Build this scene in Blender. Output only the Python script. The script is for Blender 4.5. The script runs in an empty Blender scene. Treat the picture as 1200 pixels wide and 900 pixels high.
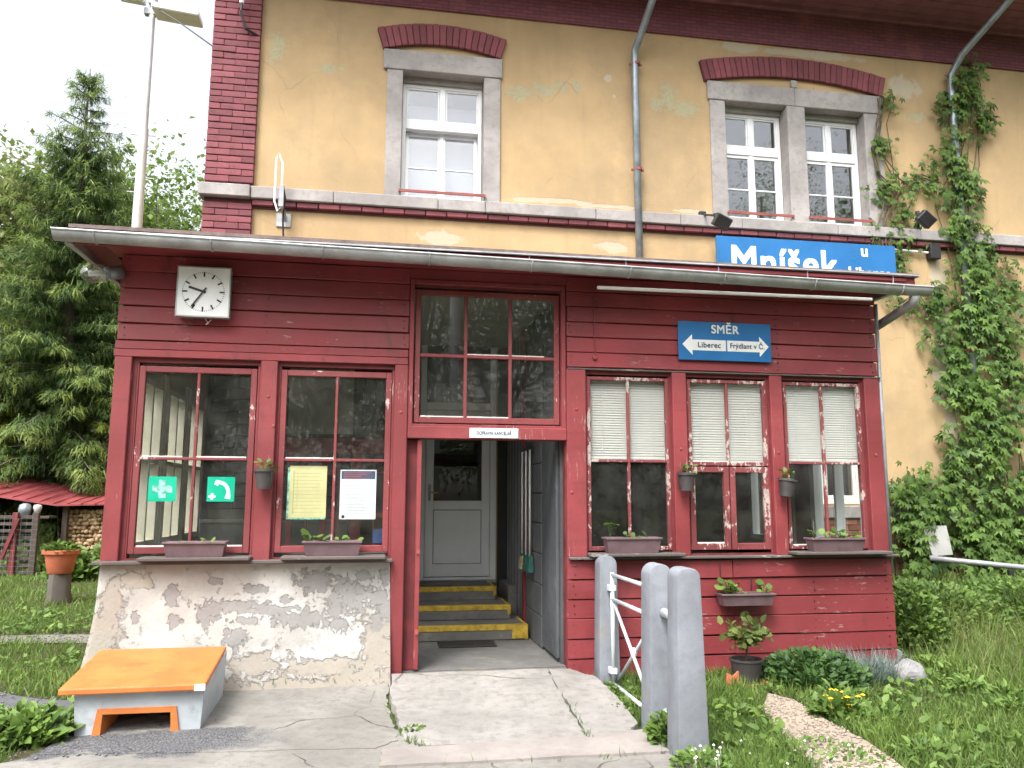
import bpy, bmesh, math, random
import numpy as np
from mathutils import Vector, Matrix
random.seed(7); rng = np.random.default_rng(7)
R = math.radians
scene = bpy.context.scene
col = scene.collection

# ---------------------------------------------------------------- camera, sky, sun, exposure
YAW, PITCH, ROLL, FPX = R(9.557), R(8.160), R(0.1756), 928.64
CAM = np.array([-.0167, -7.0, 1.5])
_f = np.array([math.sin(YAW)*math.cos(PITCH), math.cos(YAW)*math.cos(PITCH), math.sin(PITCH)])
_r0 = np.array([math.cos(YAW), -math.sin(YAW), 0.]); _u0 = np.cross(_r0, _f)
_r = math.cos(ROLL)*_r0 + math.sin(ROLL)*_u0
_u = -math.sin(ROLL)*_r0 + math.cos(ROLL)*_u0
cam = bpy.data.cameras.new('camera'); camo = bpy.data.objects.new('camera', cam); col.objects.link(camo)
cam.sensor_width = 36; cam.lens = FPX/1200*36; cam.clip_end = 900; cam.clip_start = .05
camo.matrix_world = Matrix(((_r[0], _u[0], -_f[0], CAM[0]), (_r[1], _u[1], -_f[1], CAM[1]), (_r[2], _u[2], -_f[2], CAM[2]), (0, 0, 0, 1)))
scene.camera = camo
SUN_EL, SUN_AZ = R(56), R(212)            # azimuth clockwise from +Y: the sun stands behind the camera's left shoulder
world = bpy.data.worlds.new('World'); scene.world = world; world.use_nodes = True
wt = world.node_tree; bg = wt.nodes['Background']
sky = wt.nodes.new('ShaderNodeTexSky'); sky.sky_type = 'NISHITA'; sky.sun_disc = False
sky.sun_elevation = SUN_EL; sky.sun_rotation = SUN_AZ; sky.air_density = 1.0; sky.dust_density = 6.0; sky.ozone_density = 1.0
hs = wt.nodes.new('ShaderNodeHueSaturation'); hs.inputs['Saturation'].default_value = .28; hs.inputs['Value'].default_value = 1.0
wt.links.new(sky.outputs[0], hs.inputs['Color']); wt.links.new(hs.outputs[0], bg.inputs['Color'])
bg.inputs['Strength'].default_value = .15
sun = bpy.data.lights.new('sun', 'SUN'); suno = bpy.data.objects.new('sun', sun); col.objects.link(suno)
sun.energy = .75; sun.angle = R(14); sun.color = (1, .975, .95)
_sd = Vector((math.sin(SUN_AZ)*math.cos(SUN_EL), math.cos(SUN_AZ)*math.cos(SUN_EL), math.sin(SUN_EL)))
suno.rotation_euler = (-_sd).to_track_quat('-Z', 'Y').to_euler(); suno.location = (-6, -10, 14)
scene.view_settings.view_transform = 'Standard'; scene.view_settings.look = 'None'
scene.view_settings.exposure = 1.68; scene.view_settings.gamma = 1.0; scene.view_settings.use_curve_mapping = False
scene.render.engine = 'CYCLES'
scene.cycles.max_bounces = 8; scene.cycles.transparent_max_bounces = 16

# ---------------------------------------------------------------- pixel -> place helpers
def ray(a, b): return _f + _r*(a-600)/FPX - _u*(b-450)/FPX
def W(a, b, y):
    d = ray(a, b); p = CAM + d*(y-CAM[1])/d[1]; return float(p[0]), float(p[2])
def G(a, b, z):
    d = ray(a, b); p = CAM + d*(z-CAM[2])/d[2]; return float(p[0]), float(p[1])

def sstep(a, b, t):
    t = np.clip((t-a)/(b-a), 0, 1); return t*t*(3-2*t)
def tz(x, y):
    """height of the ground"""
    x = np.asarray(x, float); y = np.asarray(y, float)
    base = -.10 + .05*sstep(-1.2, 0, y) + .16*sstep(0, 5, y)
    right = .30*sstep(4.6, 6.5, x)*sstep(-.6, 3, y)
    far = .012*np.clip(y-8, 0, 60)
    return base + right + far

# ---------------------------------------------------------------- mesh helpers
class MB:
    def __init__(s): s.v = []; s.f = []
    def add(s, vs, fs):
        o = len(s.v); s.v += [tuple(map(float, p)) for p in vs]; s.f += [tuple(i+o for i in f) for f in fs]; return s
    def box(s, x0, x1, y0, y1, z0, z1):
        vs = [(x, y, z) for z in (z0, z1) for y in (y0, y1) for x in (x0, x1)]
        return s.add(vs, [(0, 2, 3, 1), (4, 5, 7, 6), (0, 1, 5, 4), (2, 6, 7, 3), (0, 4, 6, 2), (1, 3, 7, 5)])
    def bar(s, p, q, w, h, up=(0, 0, 1)):
        p = Vector(p); q = Vector(q); d = (q-p).normalized(); u = Vector(up)
        a = d.cross(u)
        if a.length < 1e-4: a = d.cross(Vector((1, 0, 0)))
        a.normalize(); b = a.cross(d); vs = []
        for c in (p, q):
            for sa, sb in ((-1, -1), (1, -1), (1, 1), (-1, 1)): vs.append(c + a*sa*w/2 + b*sb*h/2)
        return s.add(vs, [(3, 2, 1, 0), (4, 5, 6, 7), (0, 1, 5, 4), (1, 2, 6, 5), (2, 3, 7, 6), (3, 0, 4, 7)])
    def tube(s, pts, r, n=8, caps=True):
        pts = [Vector(p) for p in pts]; rs = r if isinstance(r, (list, tuple)) else [r]*len(pts)
        o = len(s.v); prev = None
        for i, p in enumerate(pts):
            d = (pts[min(i+1, len(pts)-1)] - pts[max(i-1, 0)]).normalized()
            a = d.cross(Vector((0, 0, 1))) if prev is None else prev - d*prev.dot(d)
            if a.length < 1e-3: a = d.cross(Vector((1, 0, 0)))
            a.normalize(); prev = a; b = d.cross(a)
            for k in range(n):
                t = 2*math.pi*k/n; q = p + (a*math.cos(t)+b*math.sin(t))*rs[i]; s.v.append(tuple(q))
        for i in range(len(pts)-1):
            for k in range(n):
                k2 = (k+1) % n; s.f.append((o+i*n+k, o+i*n+k2, o+(i+1)*n+k2, o+(i+1)*n+k))
        if caps:
            s.f.append(tuple(o+k for k in range(n))[::-1]); s.f.append(tuple(o+(len(pts)-1)*n+k for k in range(n)))
        return s
    def lathe(s, prof, c, n=20, axis='z'):
        o = len(s.v); c = Vector(c)
        for (r, z) in prof:
            for k in range(n):
                t = 2*math.pi*k/n; p = (r*math.cos(t), r*math.sin(t), z)
                if axis == 'y': p = (p[0], -p[2], p[1])
                if axis == 'x': p = (p[2], p[0], p[1])
                s.v.append(tuple(c+Vector(p)))
        for i in range(len(prof)-1):
            for k in range(n):
                k2 = (k+1) % n; s.f.append((o+i*n+k, o+i*n+k2, o+(i+1)*n+k2, o+(i+1)*n+k))
        if prof[0][0] > 1e-5: s.f.append(tuple(o+k for k in range(n))[::-1])
        if prof[-1][0] > 1e-5: s.f.append(tuple(o+(len(prof)-1)*n+k for k in range(n)))
        return s
    def prism(s, poly, y0, y1):
        """poly of (x, z), extruded along y"""
        n = len(poly); vs = [(x, y0, z) for x, z in poly] + [(x, y1, z) for x, z in poly]
        return s.add(vs, [tuple(range(n)), tuple(range(2*n-1, n-1, -1))] + [(i, i+n, (i+1) % n+n, (i+1) % n) for i in range(n)])
    def slab(s, poly, zt, zb):
        """poly of (x, y); zt, zb functions of (x, y)"""
        n = len(poly); vs = [(x, y, zt(x, y)) for x, y in poly] + [(x, y, zb(x, y)) for x, y in poly]
        return s.add(vs, [tuple(range(n)), tuple(range(2*n-1, n-1, -1))] + [(i, i+n, (i+1) % n+n, (i+1) % n) for i in range(n)])

WL = {}
def empty(name, loc, label=None, cat=None, group=None):
    o = bpy.data.objects.new(name, None); col.objects.link(o); o.location = loc; o.empty_display_size = .1
    WL[o] = Vector(loc); tag(o, label, cat, group); return o
def tag(o, label=None, cat=None, group=None, kind=None):
    if label: o['label'] = label
    if cat: o['category'] = cat
    if group: o['group'] = group
    if kind: o['kind'] = kind
    return o
def link(name, me, m, parent=None, loc=None):
    o = bpy.data.objects.new(name, me); col.objects.link(o)
    if m and not me.materials: me.materials.append(m)
    if parent:
        o.parent = parent; base = WL[parent]
        o.location = (Vector(loc)-base) if loc is not None else (0, 0, 0)
        WL[o] = Vector(loc) if loc is not None else base.copy()
    else:
        o.location = loc if loc is not None else (0, 0, 0); WL[o] = Vector(o.location)
    return o
def build(mb, name, m, parent=None, bevel=0, smooth=False, seg=1, origin=None):
    """one mesh object from world-space geometry"""
    if parent is not None: base = WL[parent]
    elif origin is not None: base = Vector(origin)
    else: base = Vector((0, 0, 0))
    me = bpy.data.meshes.new(name); bm = bmesh.new()
    vs = [bm.verts.new(Vector(p)-base) for p in mb.v]
    for f in mb.f:
        try: bm.faces.new([vs[i] for i in f])
        except ValueError: pass
    bmesh.ops.recalc_face_normals(bm, faces=bm.faces)
    if bevel: bmesh.ops.bevel(bm, geom=list(bm.edges), offset=bevel, segments=seg, affect='EDGES', profile=.5, clamp_overlap=True)
    if smooth:
        for f in bm.faces: f.smooth = True
    bm.to_mesh(me); bm.free()
    if smooth == 'auto':
        me.set_sharp_from_angle(angle=R(40))
    o = link(name, me, m, parent)
    if parent is None: o.location = base; WL[o] = base
    return o
def B(name, m, parent, x0, x1, y0, y1, z0, z1, bevel=.004):
    return build(MB().box(x0, x1, y0, y1, z0, z1), name, m, parent, bevel)
def arrays(name, V, F, m, parent=None, var=None, smooth=False):
    me = bpy.data.meshes.new(name); V = np.asarray(V, np.float32); F = np.asarray(F, np.int32)
    if parent is not None: V = V - np.array(WL[parent], np.float32)
    k = F.shape[1]; me.vertices.add(len(V)); me.vertices.foreach_set('co', V.ravel())
    me.loops.add(F.size); me.loops.foreach_set('vertex_index', F.ravel())
    me.polygons.add(len(F)); me.polygons.foreach_set('loop_start', np.arange(0, F.size, k, dtype=np.int32))
    me.polygons.foreach_set('loop_total', np.full(len(F), k, np.int32))
    if var is not None:
        at = me.attributes.new('var', 'FLOAT', 'POINT'); at.data.foreach_set('value', np.asarray(var, np.float32))
    me.update(); me.validate()
    if smooth: me.polygons.foreach_set('use_smooth', np.ones(len(F), bool))
    return link(name, me, m, parent)
def grid_wall(holes, a0, a1, z0, z1, t0, t1, axis='y'):
    """wall sheet with rectangular holes; axis 'y': spans x (a) and z, thick from y=t0 to t1; axis 'x': spans y and z, thick in x"""
    A = sorted({a0, a1, *[h[0] for h in holes], *[h[1] for h in holes]}); Z = sorted({z0, z1, *[h[2] for h in holes], *[h[3] for h in holes]})
    A = [a for a in A if a0 <= a <= a1]; Z = [z for z in Z if z0 <= z <= z1]
    def hole(i, j):
        if i < 0 or j < 0 or i >= len(A)-1 or j >= len(Z)-1: return True
        a = (A[i]+A[i+1])/2; z = (Z[j]+Z[j+1])/2
        return any(h[0] < a < h[1] and h[2] < z < h[3] for h in holes)
    P = (lambda a, t, z: (a, t, z)) if axis == 'y' else (lambda a, t, z: (t, a, z))
    mb = MB()
    for i in range(len(A)-1):
        for j in range(len(Z)-1):
            if hole(i, j): continue
            q = [(A[i], Z[j]), (A[i+1], Z[j]), (A[i+1], Z[j+1]), (A[i], Z[j+1])]
            for t in (t0, t1): mb.add([P(a, t, z) for a, z in q], [(0, 1, 2, 3)])
            for (di, dj), (c, d) in (((0, -1), (0, 1)), ((1, 0), (1, 2)), ((0, 1), (2, 3)), ((-1, 0), (3, 0))):
                if hole(i+di, j+dj):
                    mb.add([P(*_p(q[c], t0)), P(*_p(q[d], t0)), P(*_p(q[d], t1)), P(*_p(q[c], t1))], [(0, 1, 2, 3)])
    return mb
def _p(az, t): return az[0], t, az[1]
def weld(o):
    bm = bmesh.new(); bm.from_mesh(o.data); bmesh.ops.remove_doubles(bm, verts=bm.verts, dist=1e-4)
    bmesh.ops.recalc_face_normals(bm, faces=bm.faces); bm.to_mesh(o.data); bm.free(); return o
def text_mesh(s, size, bold=0., align='CENTER', squeeze=1., space=1.06):
    c = bpy.data.curves.new('lettering', 'FONT'); c.body = s; c.size = size; c.align_x = align; c.align_y = 'CENTER'
    c.extrude = .0012; c.space_character = space
    o = bpy.data.objects.new('lettering_tmp', c); col.objects.link(o); bpy.context.view_layer.update()
    me = bpy.data.meshes.new_from_object(o.evaluated_get(bpy.context.evaluated_depsgraph_get()))
    bpy.data.objects.remove(o); bpy.data.curves.remove(c)
    me.transform(Matrix.Rotation(R(90), 4, 'X') @ Matrix.Diagonal((squeeze, 1, 1, 1)))
    if bold:                                     # heavier strokes: shifted copies, each a hair proud of the last
        bm = bmesh.new()
        for i, (dx, dz) in enumerate(((-1, -1), (1, -1), (-1, 1), (1, 1), (0, 0))):
            m2 = me.copy(); m2.transform(Matrix.Translation((dx*bold, -.0006*i, dz*bold))); bm.from_mesh(m2); bpy.data.meshes.remove(m2)
        bm.to_mesh(me); bm.free()
    return me

# ---------------------------------------------------------------- material helpers
class NT:
    def __init__(s, name):
        s.m = bpy.data.materials.new(name); s.m.use_nodes = True; s.t = s.m.node_tree
        s.b = s.t.nodes['Principled BSDF']; s.o = s.t.nodes['Material Output']
        s.pos = s.n('ShaderNodeNewGeometry').outputs['Position']
    def n(s, typ, ins={}, **props):
        nd = s.t.nodes.new(typ)
        for k, v in props.items(): setattr(nd, k, v)
        for k, v in ins.items(): s.set(nd.inputs[k], v)
        return nd
    def set(s, sock, v):
        if isinstance(v, bpy.types.NodeSocket): s.t.links.new(v, sock)
        elif sock.type == 'RGBA' and len(v) == 3: sock.default_value = (*v, 1)
        else: sock.default_value = v
    def P(s, **k):
        for a, v in k.items(): s.set(s.b.inputs[a.replace('_', ' ')], v)
        return s.m
    def vec(s, scale, off=(0, 0, 0)):
        return s.n('ShaderNodeMapping', {'Vector': s.pos, 'Scale': scale, 'Location': off}).outputs[0]
    def noise(s, scale, detail=4, rough=.55, stretch=(1, 1, 1), off=(0, 0, 0), dist=0.):
        return s.n('ShaderNodeTexNoise', {'Vector': s.vec(stretch, off), 'Scale': scale, 'Detail': detail, 'Roughness': rough, 'Distortion': dist}).outputs['Fac']
    def noisec(s, scale, off=(0, 0, 0)):
        return s.n('ShaderNodeTexNoise', {'Vector': s.vec((1, 1, 1), off), 'Scale': scale, 'Detail': 4}).outputs['Color']
    def ramp(s, x, a, b, lo=0., hi=1., kind='SMOOTHSTEP'):
        return s.n('ShaderNodeMapRange', {0: x, 1: a, 2: b, 3: lo, 4: hi}, interpolation_type=kind).outputs[0]
    def math(s, op, a, b=0.): return s.n('ShaderNodeMath', {0: a, 1: b}, operation=op).outputs[0]
    def mix(s, f, a, b, blend='MIX'):
        nd = s.n('ShaderNodeMix', data_type='RGBA', blend_type=blend)
        s.set(nd.inputs[0], f); s.set(nd.inputs[6], a); s.set(nd.inputs[7], b); return nd.outputs[2]
    def bump(s, h, strength=.3, dist=.01, prev=None):
        ins = {'Height': h, 'Strength': strength, 'Distance': dist}
        if prev is not None: ins['Normal'] = prev
        return s.n('ShaderNodeBump', ins).outputs[0]
    def rnd(s): return s.n('ShaderNodeObjectInfo').outputs['Random']
    def attr(s): return s.n('ShaderNodeAttribute', attribute_name='var').outputs['Fac']
    def spots(s, lst, wob=.5, wscale=6., soft=.18):
        """union of ragged blobs (x, z, rx, rz) in the wall plane"""
        nz = s.n('ShaderNodeTexNoise', {'Vector': s.pos, 'Scale': wscale, 'Detail': 10, 'Roughness': .68, 'Distortion': .4}).outputs['Fac']; w = s.math('MULTIPLY', s.math('SUBTRACT', nz, .5), 5*wob)
        tot = None
        for (x, z, rx, rz) in lst:
            p = s.n('ShaderNodeVectorMath', {0: s.pos, 1: (-x, 0, -z)}, operation='ADD').outputs[0]
            p = s.n('ShaderNodeVectorMath', {0: p, 1: (1/rx, 0, 1/rz)}, operation='MULTIPLY').outputs[0]
            l = s.n('ShaderNodeVectorMath', {0: p}, operation='LENGTH').outputs['Value']
            tot = l if tot is None else s.math('MINIMUM', tot, l)
        tot = s.ramp(s.math('ADD', tot, w), 1-soft, 1+soft, 1., 0.)
        return tot
def sc(c, k): return tuple(min(1, x*k) for x in c)

def paint_wood(name, base, wear=.60, grain=(1, 6, 9), under=(.30, .26, .23), primer=(.62, .56, .50), rough=.55, dirt=.5):
    """old paint on timber: fading, dirt, chips down to grey wood and pale primer"""
    s = NT(name); rn = s.rnd()
    fade = s.noise(1.3, 5, off=(3, 1, 2)); gr = s.noise(14, 6, .6, stretch=grain)
    c = s.mix(s.ramp(fade, .3, .75), sc(base, .72), sc(base, 1.15)); c = s.mix(s.ramp(s.noise(.9, 6, .65, stretch=(1, 1, 2), off=(6, 2, 8)), .48, .72, 0, .45), c, tuple(min(1, v*1.15+.035) for v in base))
    c = s.mix(s.ramp(s.noise(5, 8, .7, stretch=(.35, 1, 4), off=(2, 2, 2)), .5, .8, 0, .55), c, sc(base, .5))
    c = s.mix(s.ramp(gr, .35, .75, 0, .35), c, sc(base, .55))
    c = s.mix(s.ramp(rn, 0, 1, 0, .42), c, sc(base, .58))
    d = s.noise(4.5, 8, .65, stretch=(1, 1, .35), off=(7, 3, 0)); c = s.mix(s.ramp(d, .56, .80, 0, dirt), c, (.045, .02, .018))
    chip = s.noise(20, 7, .7, stretch=(grain[0]*.5, grain[1]*.25, grain[2]*.22)); big = s.noise(2.6, 4, .6, off=(1, 8, 4))
    k = s.math('ADD', s.math('MULTIPLY', chip, .55), s.math('MULTIPLY', big, .45))
    m1 = s.ramp(k, wear, wear+.025); m2 = s.ramp(k, wear+.035, wear+.06)
    c = s.mix(m1, c, primer); c = s.mix(m2, c, under)
    bm = s.bump(gr, .25, .004); bm = s.bump(m1, .5, -.002, bm)
    return s.P(Base_Color=c, Roughness=s.ramp(fade, .2, .8, rough-.1, rough+.2), Normal=bm)
def simple(name, base, rough=.6, var=.2, scale=6., bump=.15, bscale=60., metal=0., dirt=0.):
    s = NT(name); a = s.noise(scale, 6, .6); c = s.mix(s.ramp(a, .3, .7), sc(base, 1-var), sc(base, 1+var))
    if dirt: c = s.mix(s.ramp(s.noise(scale*2.3, 7, .7, off=(5, 2, 9)), .5, .75, 0, dirt), c, sc(base, .3))
    h = s.noise(bscale, 4)
    return s.P(Base_Color=c, Roughness=s.ramp(a, .3, .7, max(.05, rough-.08), min(1, rough+.08)), Metallic=metal, Normal=s.bump(h, bump, .004))
def brickmat(name, base, mortar=None, var=.3):
    s = NT(name); rn = s.rnd(); a = s.noise(9, 7, .65); c = s.mix(rn, sc(base, 1-var), sc(base, 1+var))
    c = s.mix(s.ramp(a, .45, .8, 0, .6), c, sc(base, .45)); c = s.mix(s.ramp(s.noise(30, 5, .7), .66, .74, 0, .5), c, (.5, .42, .34))
    return s.P(Base_Color=c, Roughness=.8, Normal=s.bump(s.noise(45, 5), .5, .006))
def leafmat(name, dark, light, trans=.3, gloss=.35):
    s = NT(name); v = s.attr(); c = s.mix(v, dark, light); nz = s.noise(3., 3); c = s.mix(s.ramp(nz, .3, .7, 0, .45), c, sc(dark, .75))
    s.P(Base_Color=c, Roughness=.55, Specular_IOR_Level=gloss)
    tr = s.n('ShaderNodeBsdfTranslucent', {'Color': c}); mx = s.n('ShaderNodeMixShader', {0: trans})
    s.t.links.new(s.b.outputs[0], mx.inputs[1]); s.t.links.new(tr.outputs[0], mx.inputs[2]); s.t.links.new(mx.outputs[0], s.o.inputs[0]); return s.m
def glassmat(name, refl=1.0, tint=(.975, .985, .98), dust=.03, base=0.):
    """window pane: Fresnel reflection over a clear sheet with a little dust"""
    s = NT(name); fc = s.n('ShaderNodeLayerWeight', {'Blend': .5}).outputs['Facing']; fr = s.math('MULTIPLY', s.math('POWER', fc, 5.), .9)
    f = s.math('MINIMUM', s.math('ADD', fr, .04*refl+base), 1.)
    nb = s.bump(s.noise(1.8, 2), .012, .02)
    gl = s.n('ShaderNodeBsdfGlossy', {'Roughness': .015, 'Color': (1, 1, 1), 'Normal': nb}); tp = s.n('ShaderNodeBsdfTransparent', {'Color': tint})
    mx = s.n('ShaderNodeMixShader', {0: f}); s.t.links.new(tp.outputs[0], mx.inputs[1]); s.t.links.new(gl.outputs[0], mx.inputs[2])
    df = s.n('ShaderNodeBsdfDiffuse', {'Color': (.5, .5, .46)}); dn = s.ramp(s.noise(3.5, 7, .7), .3, .8, dust*.2, dust*1.8)
    m2 = s.n('ShaderNodeMixShader', {0: dn}); s.t.links.new(mx.outputs[0], m2.inputs[1]); s.t.links.new(df.outputs[0], m2.inputs[2])
    s.t.links.new(m2.outputs[0], s.o.inputs[0]); return s.m

M = {}
RED = (.255, .037, .043)
M['red'] = paint_wood('red_board_paint', RED, wear=.60, dirt=.8, primer=(.30, .17, .15), under=(.20, .15, .13))
M['red_post'] = paint_wood('red_post_paint', (.25, .038, .043), wear=.60, grain=(9, 6, 1), primer=(.42, .28, .25))
M['red_sash'] = paint_wood('red_sash_paint', (.235, .044, .047), wear=.585, grain=(3, 3, 3), primer=(.56, .50, .46))
M['red_worn'] = paint_wood('worn_sash_paint', (.22, .046, .048), wear=.53, grain=(3, 3, 3), primer=(.50, .43, .39), under=(.33, .28, .25))
M['red_dark'] = simple('dark_red_lining_and_shade', (.13, .02, .022), .7, .3)
M['putty'] = simple('white_putty', (.72, .70, .66), .7, .15, 20, dirt=.4)
M['sillwood'] = paint_wood('weathered_sill', (.115, .095, .088), wear=.57, primer=(.27, .245, .225), under=(.17, .15, .135), rough=.75)
M['cream'] = simple('cream_inner_paint', (.52, .49, .38), .55, .12, 3, dirt=.2)
M['white'] = simple('white_plastic_frame', (.78, .79, .80), .35, .04, 3, .05)
M['zinc'] = simple('zinc_sheet', (.40, .41, .42), .55, .2, 4, .12, 30, .45, .3)
M['pipegrey'] = simple('grey_pipe', (.27, .31, .34), .4, .2, 5, .1, 30, .5, .3)
M['glass'] = glassmat('old_pane_glass', .8, dust=.02)
M['glass_up'] = glassmat('coated_pane_glass', 2.2, (.93, .95, .97), .01, .02)
M['black'] = simple('black_plastic', (.018, .018, .02), .45, .2)
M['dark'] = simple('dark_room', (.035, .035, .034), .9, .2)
M['greywall'] = simple('grey_room_paint', (.16, .165, .16), .8, .15, 3)
M['ceil'] = simple('dull_ceiling', (.24, .24, .20), .9, .12, 2)
M['steel'] = simple('grey_painted_steel', (.30, .31, .33), .45, .15, 6, .1, 50, .2)
M['soil'] = simple('potting_soil', (.035, .025, .018), .95, .4, 40, .8, 60)
# ---------------------------------------------------------------- wall, stone and ground materials
def m_plaster():
    s = NT('yellow_plaster'); base = (.455, .325, .18)
    a = s.noise(.7, 5, .6); b = s.noise(3.2, 7, .65, off=(4, 0, 1)); st = s.noise(3., 5, .6, stretch=(2.2, 1, .16))
    c = s.mix(s.ramp(a, .3, .7), sc(base, .86), sc(base, 1.12)); c = s.mix(s.ramp(b, .45, .8, 0, .35), c, (.36, .265, .15))
    c = s.mix(s.ramp(st, .52, .78, 0, .45), c, (.33, .25, .15)); c = s.mix(s.ramp(s.noise(2.2, 4, .5, stretch=(1.5, 1, .2), off=(9, 0, 0)), .62, .8, 0, .4), c, (.52, .40, .20))
    pale = s.spots([(7.95, 4.2, .14, 1.1), (8.0, 2.9, .12, .9), (8.55, 5.6, .10, .5), (7.95, 3.3, .20, .5), (.72, 4.86, .28, .10), (3.05, 4.86, .22, .07), (2.2, 5.47, .55, .030), (3.0, 5.44, .5, .025), (1.9, 5.46, .3, .03), (4.2, 5.45, .3, .03), (6.2, 7.98, .8, .06), (5.0, 7.98, .35, .07), (7.6, 7.6, .25, .18), (3.02, 7.3, .05, .05), (3.1, 7.05, .03, .03)], .55, 5)
    grn_ = s.spots([(-1.44, 7.35, .10, .17), (-1.50, 7.2, .07, .08), (-.80, 7.08, .10, .06), (-.62, 7.1, .045, .05), (2.12, 7.05, .16, .09), (2.33, 7.12, .08, .09), (2.56, 7.15, .06, .08), (1.75, 6.98, .15, .1), (3.9, 7.12, .11, .18), (4.15, 6.95, .2, .12), (3.72, 6.98, .08, .1), (7.8, 7.15, .16, .06)], 1.0, 13, .1); grn = s.math('MULTIPLY', grn_, s.ramp(s.noise(26, 6, .7), .38, .52))
    c = s.mix(s.ramp(s.noise(.55, 7, .7, off=(12, 0, 3)), .46, .70, 0, .65), c, (.31, .235, .145)); c = s.mix(s.ramp(s.noise(7, 8, .75, off=(2, 0, 8)), .58, .74, 0, .35), c, (.30, .23, .14)); c = s.mix(s.ramp(s.noise(22, 6, .7, off=(3, 0, 1)), .66, .70, 0, .35), c, (.52, .45, .33)); c = s.mix(s.math('MULTIPLY', pale, .75), c, (.47, .42, .33)); c = s.mix(s.math('MULTIPLY', grn, .7), c, (.36, .39, .27))
    h = s.math('SUBTRACT', s.noise(28, 6, .6), s.math('MULTIPLY', s.math('MAXIMUM', pale, grn), .8))
    wv = s.n('ShaderNodeVectorMath', {0: s.noisec(1.6), 1: (.5, 0, .5)}, operation='MULTIPLY').outputs[0]; wv = s.n('ShaderNodeVectorMath', {0: s.pos, 1: wv}, operation='ADD').outputs[0]
    sp = s.n('ShaderNodeSeparateXYZ', {0: wv}); cv = s.n('ShaderNodeCombineXYZ', {0: sp.outputs[0], 1: sp.outputs[2]}).outputs[0]
    vo = s.n('ShaderNodeTexVoronoi', {'Vector': cv, 'Scale': .8}, feature='DISTANCE_TO_EDGE', voronoi_dimensions='2D').outputs['Distance']
    ck = s.math('MULTIPLY', s.ramp(vo, .002, .009, 1., 0.), s.ramp(s.noise(1.3, 5, .6, off=(1, 4, 4)), .50, .64, 0, .28)); c = s.mix(ck, c, (.18, .13, .08))
    return s.P(Base_Color=c, Roughness=.9, Specular_IOR_Level=.2, Normal=s.bump(h, .45, .008))
def m_plinth():
    s = NT('flaking_limewash'); cream = (.415, .40, .375)
    a = s.noise(1.6, 6, .6); c = s.mix(s.ramp(a, .35, .7), sc(cream, .84), sc(cream, 1.14)); c = s.mix(s.ramp(s.noise(3, 5, .6, off=(2, 7, 1)), .5, .8, 0, .5), c, (.44, .37, .32))
    wht = s.spots([(-.85, .62, .22, .12), (-.15, .32, .35, .14), (-.6, .2, .5, .10)], 0.9, 12)
    gry = s.spots([(-.22, .68, .17, .14), (-.48, .80, .14, .09), (.02, .66, .08, .06), (-.62, .50, .22, .06), (-1.15, .62, .22, .05), (-1.35, .56, .09, .09), (-1.62, .72, .06, .08), (-.12, .84, .07, .05), (-1.0, .74, .08, .04), (-1.3, .82, .05, .03), (-.9, .58, .3, .03), (.07, .83, .04, .06), (-1.12, .36, .10, .08), (.10, .55, .07, .1), (-.35, .60, .08, .12), (-1.6, .5, .05, .05), (-.75, .66, .05, .04), (-.3, .45, .12, .05), (-1.05, .5, .12, .03), (.0, .45, .05, .07), (-1.9, .55, .03, .05)], .95, 15, .10)
    sand = s.spots([(0.02, .30, .15, .24), (-.95, .16, .22, .10), (-.05, .05, .4, .07), (-.6, -.02, .7, .07), (-2.15, .3, .14, .3), (-1.7, .0, .9, .12), (-.4, .12, .35, .07), (-2.1, .62, .08, .2), (-1.95, .82, .15, .06)], .9, 10, .2)
    fine = s.ramp(s.noise(11, 10, .75, off=(1, 1, 5)), .60, .63); gry = s.math('MAXIMUM', gry, s.math('MULTIPLY', fine, .4))
    c = s.mix(s.math('MULTIPLY', wht, .7), c, (.46, .457, .45)); c = s.mix(s.math('MULTIPLY', sand, .85), c, (.31, .275, .23)); c = s.mix(s.math('MULTIPLY', gry, .85), c, (.24, .23, .225))
    h = s.math('ADD', s.math('MULTIPLY', s.math('MAXIMUM', gry, sand), -1.), s.math('MULTIPLY', s.noise(35, 6), .5))
    return s.P(Base_Color=c, Roughness=.92, Specular_IOR_Level=.2, Normal=s.bump(h, .8, .012))
def m_concrete_nodes(s, base, crack=0., spot=.4, dirt=.5):
    a = s.noise(1.4, 6, .6); b = s.noise(12, 8, .7); f = s.noise(140, 3, .6)
    c = s.mix(s.ramp(a, .3, .72), sc(base, .74), sc(base, 1.12)); c = s.mix(s.ramp(b, .42, .75, 0, dirt), c, sc(base, .55)); c = s.mix(s.ramp(f, .55, .75, 0, spot), c, sc(base, .45))
    c = s.mix(s.ramp(s.noise(3.3, 5, .6, off=(4, 4, 1)), .58, .75, 0, .35), c, (.30, .27, .19))
    h = s.math('ADD', s.math('MULTIPLY', f, .3), b)
    if crack:
        wv = s.n('ShaderNodeVectorMath', {0: s.noisec(2.5), 1: (.35, .35, 0)}, operation='MULTIPLY').outputs[0]; wv = s.n('ShaderNodeVectorMath', {0: s.pos, 1: wv}, operation='ADD').outputs[0]
        vo = s.n('ShaderNodeTexVoronoi', {'Vector': wv, 'Scale': crack}, feature='DISTANCE_TO_EDGE', voronoi_dimensions='2D').outputs['Distance']
        ck = s.ramp(vo, .002, .010, 1., 0.); ck = s.math('MULTIPLY', ck, s.ramp(s.noise(1.6, 4, off=(8, 2, 0)), .45, .62, 0, .75))
        c = s.mix(ck, c, (.05, .045, .035)); h = s.math('SUBTRACT', h, s.math('MULTIPLY', ck, 2.))
    return c, h
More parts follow.
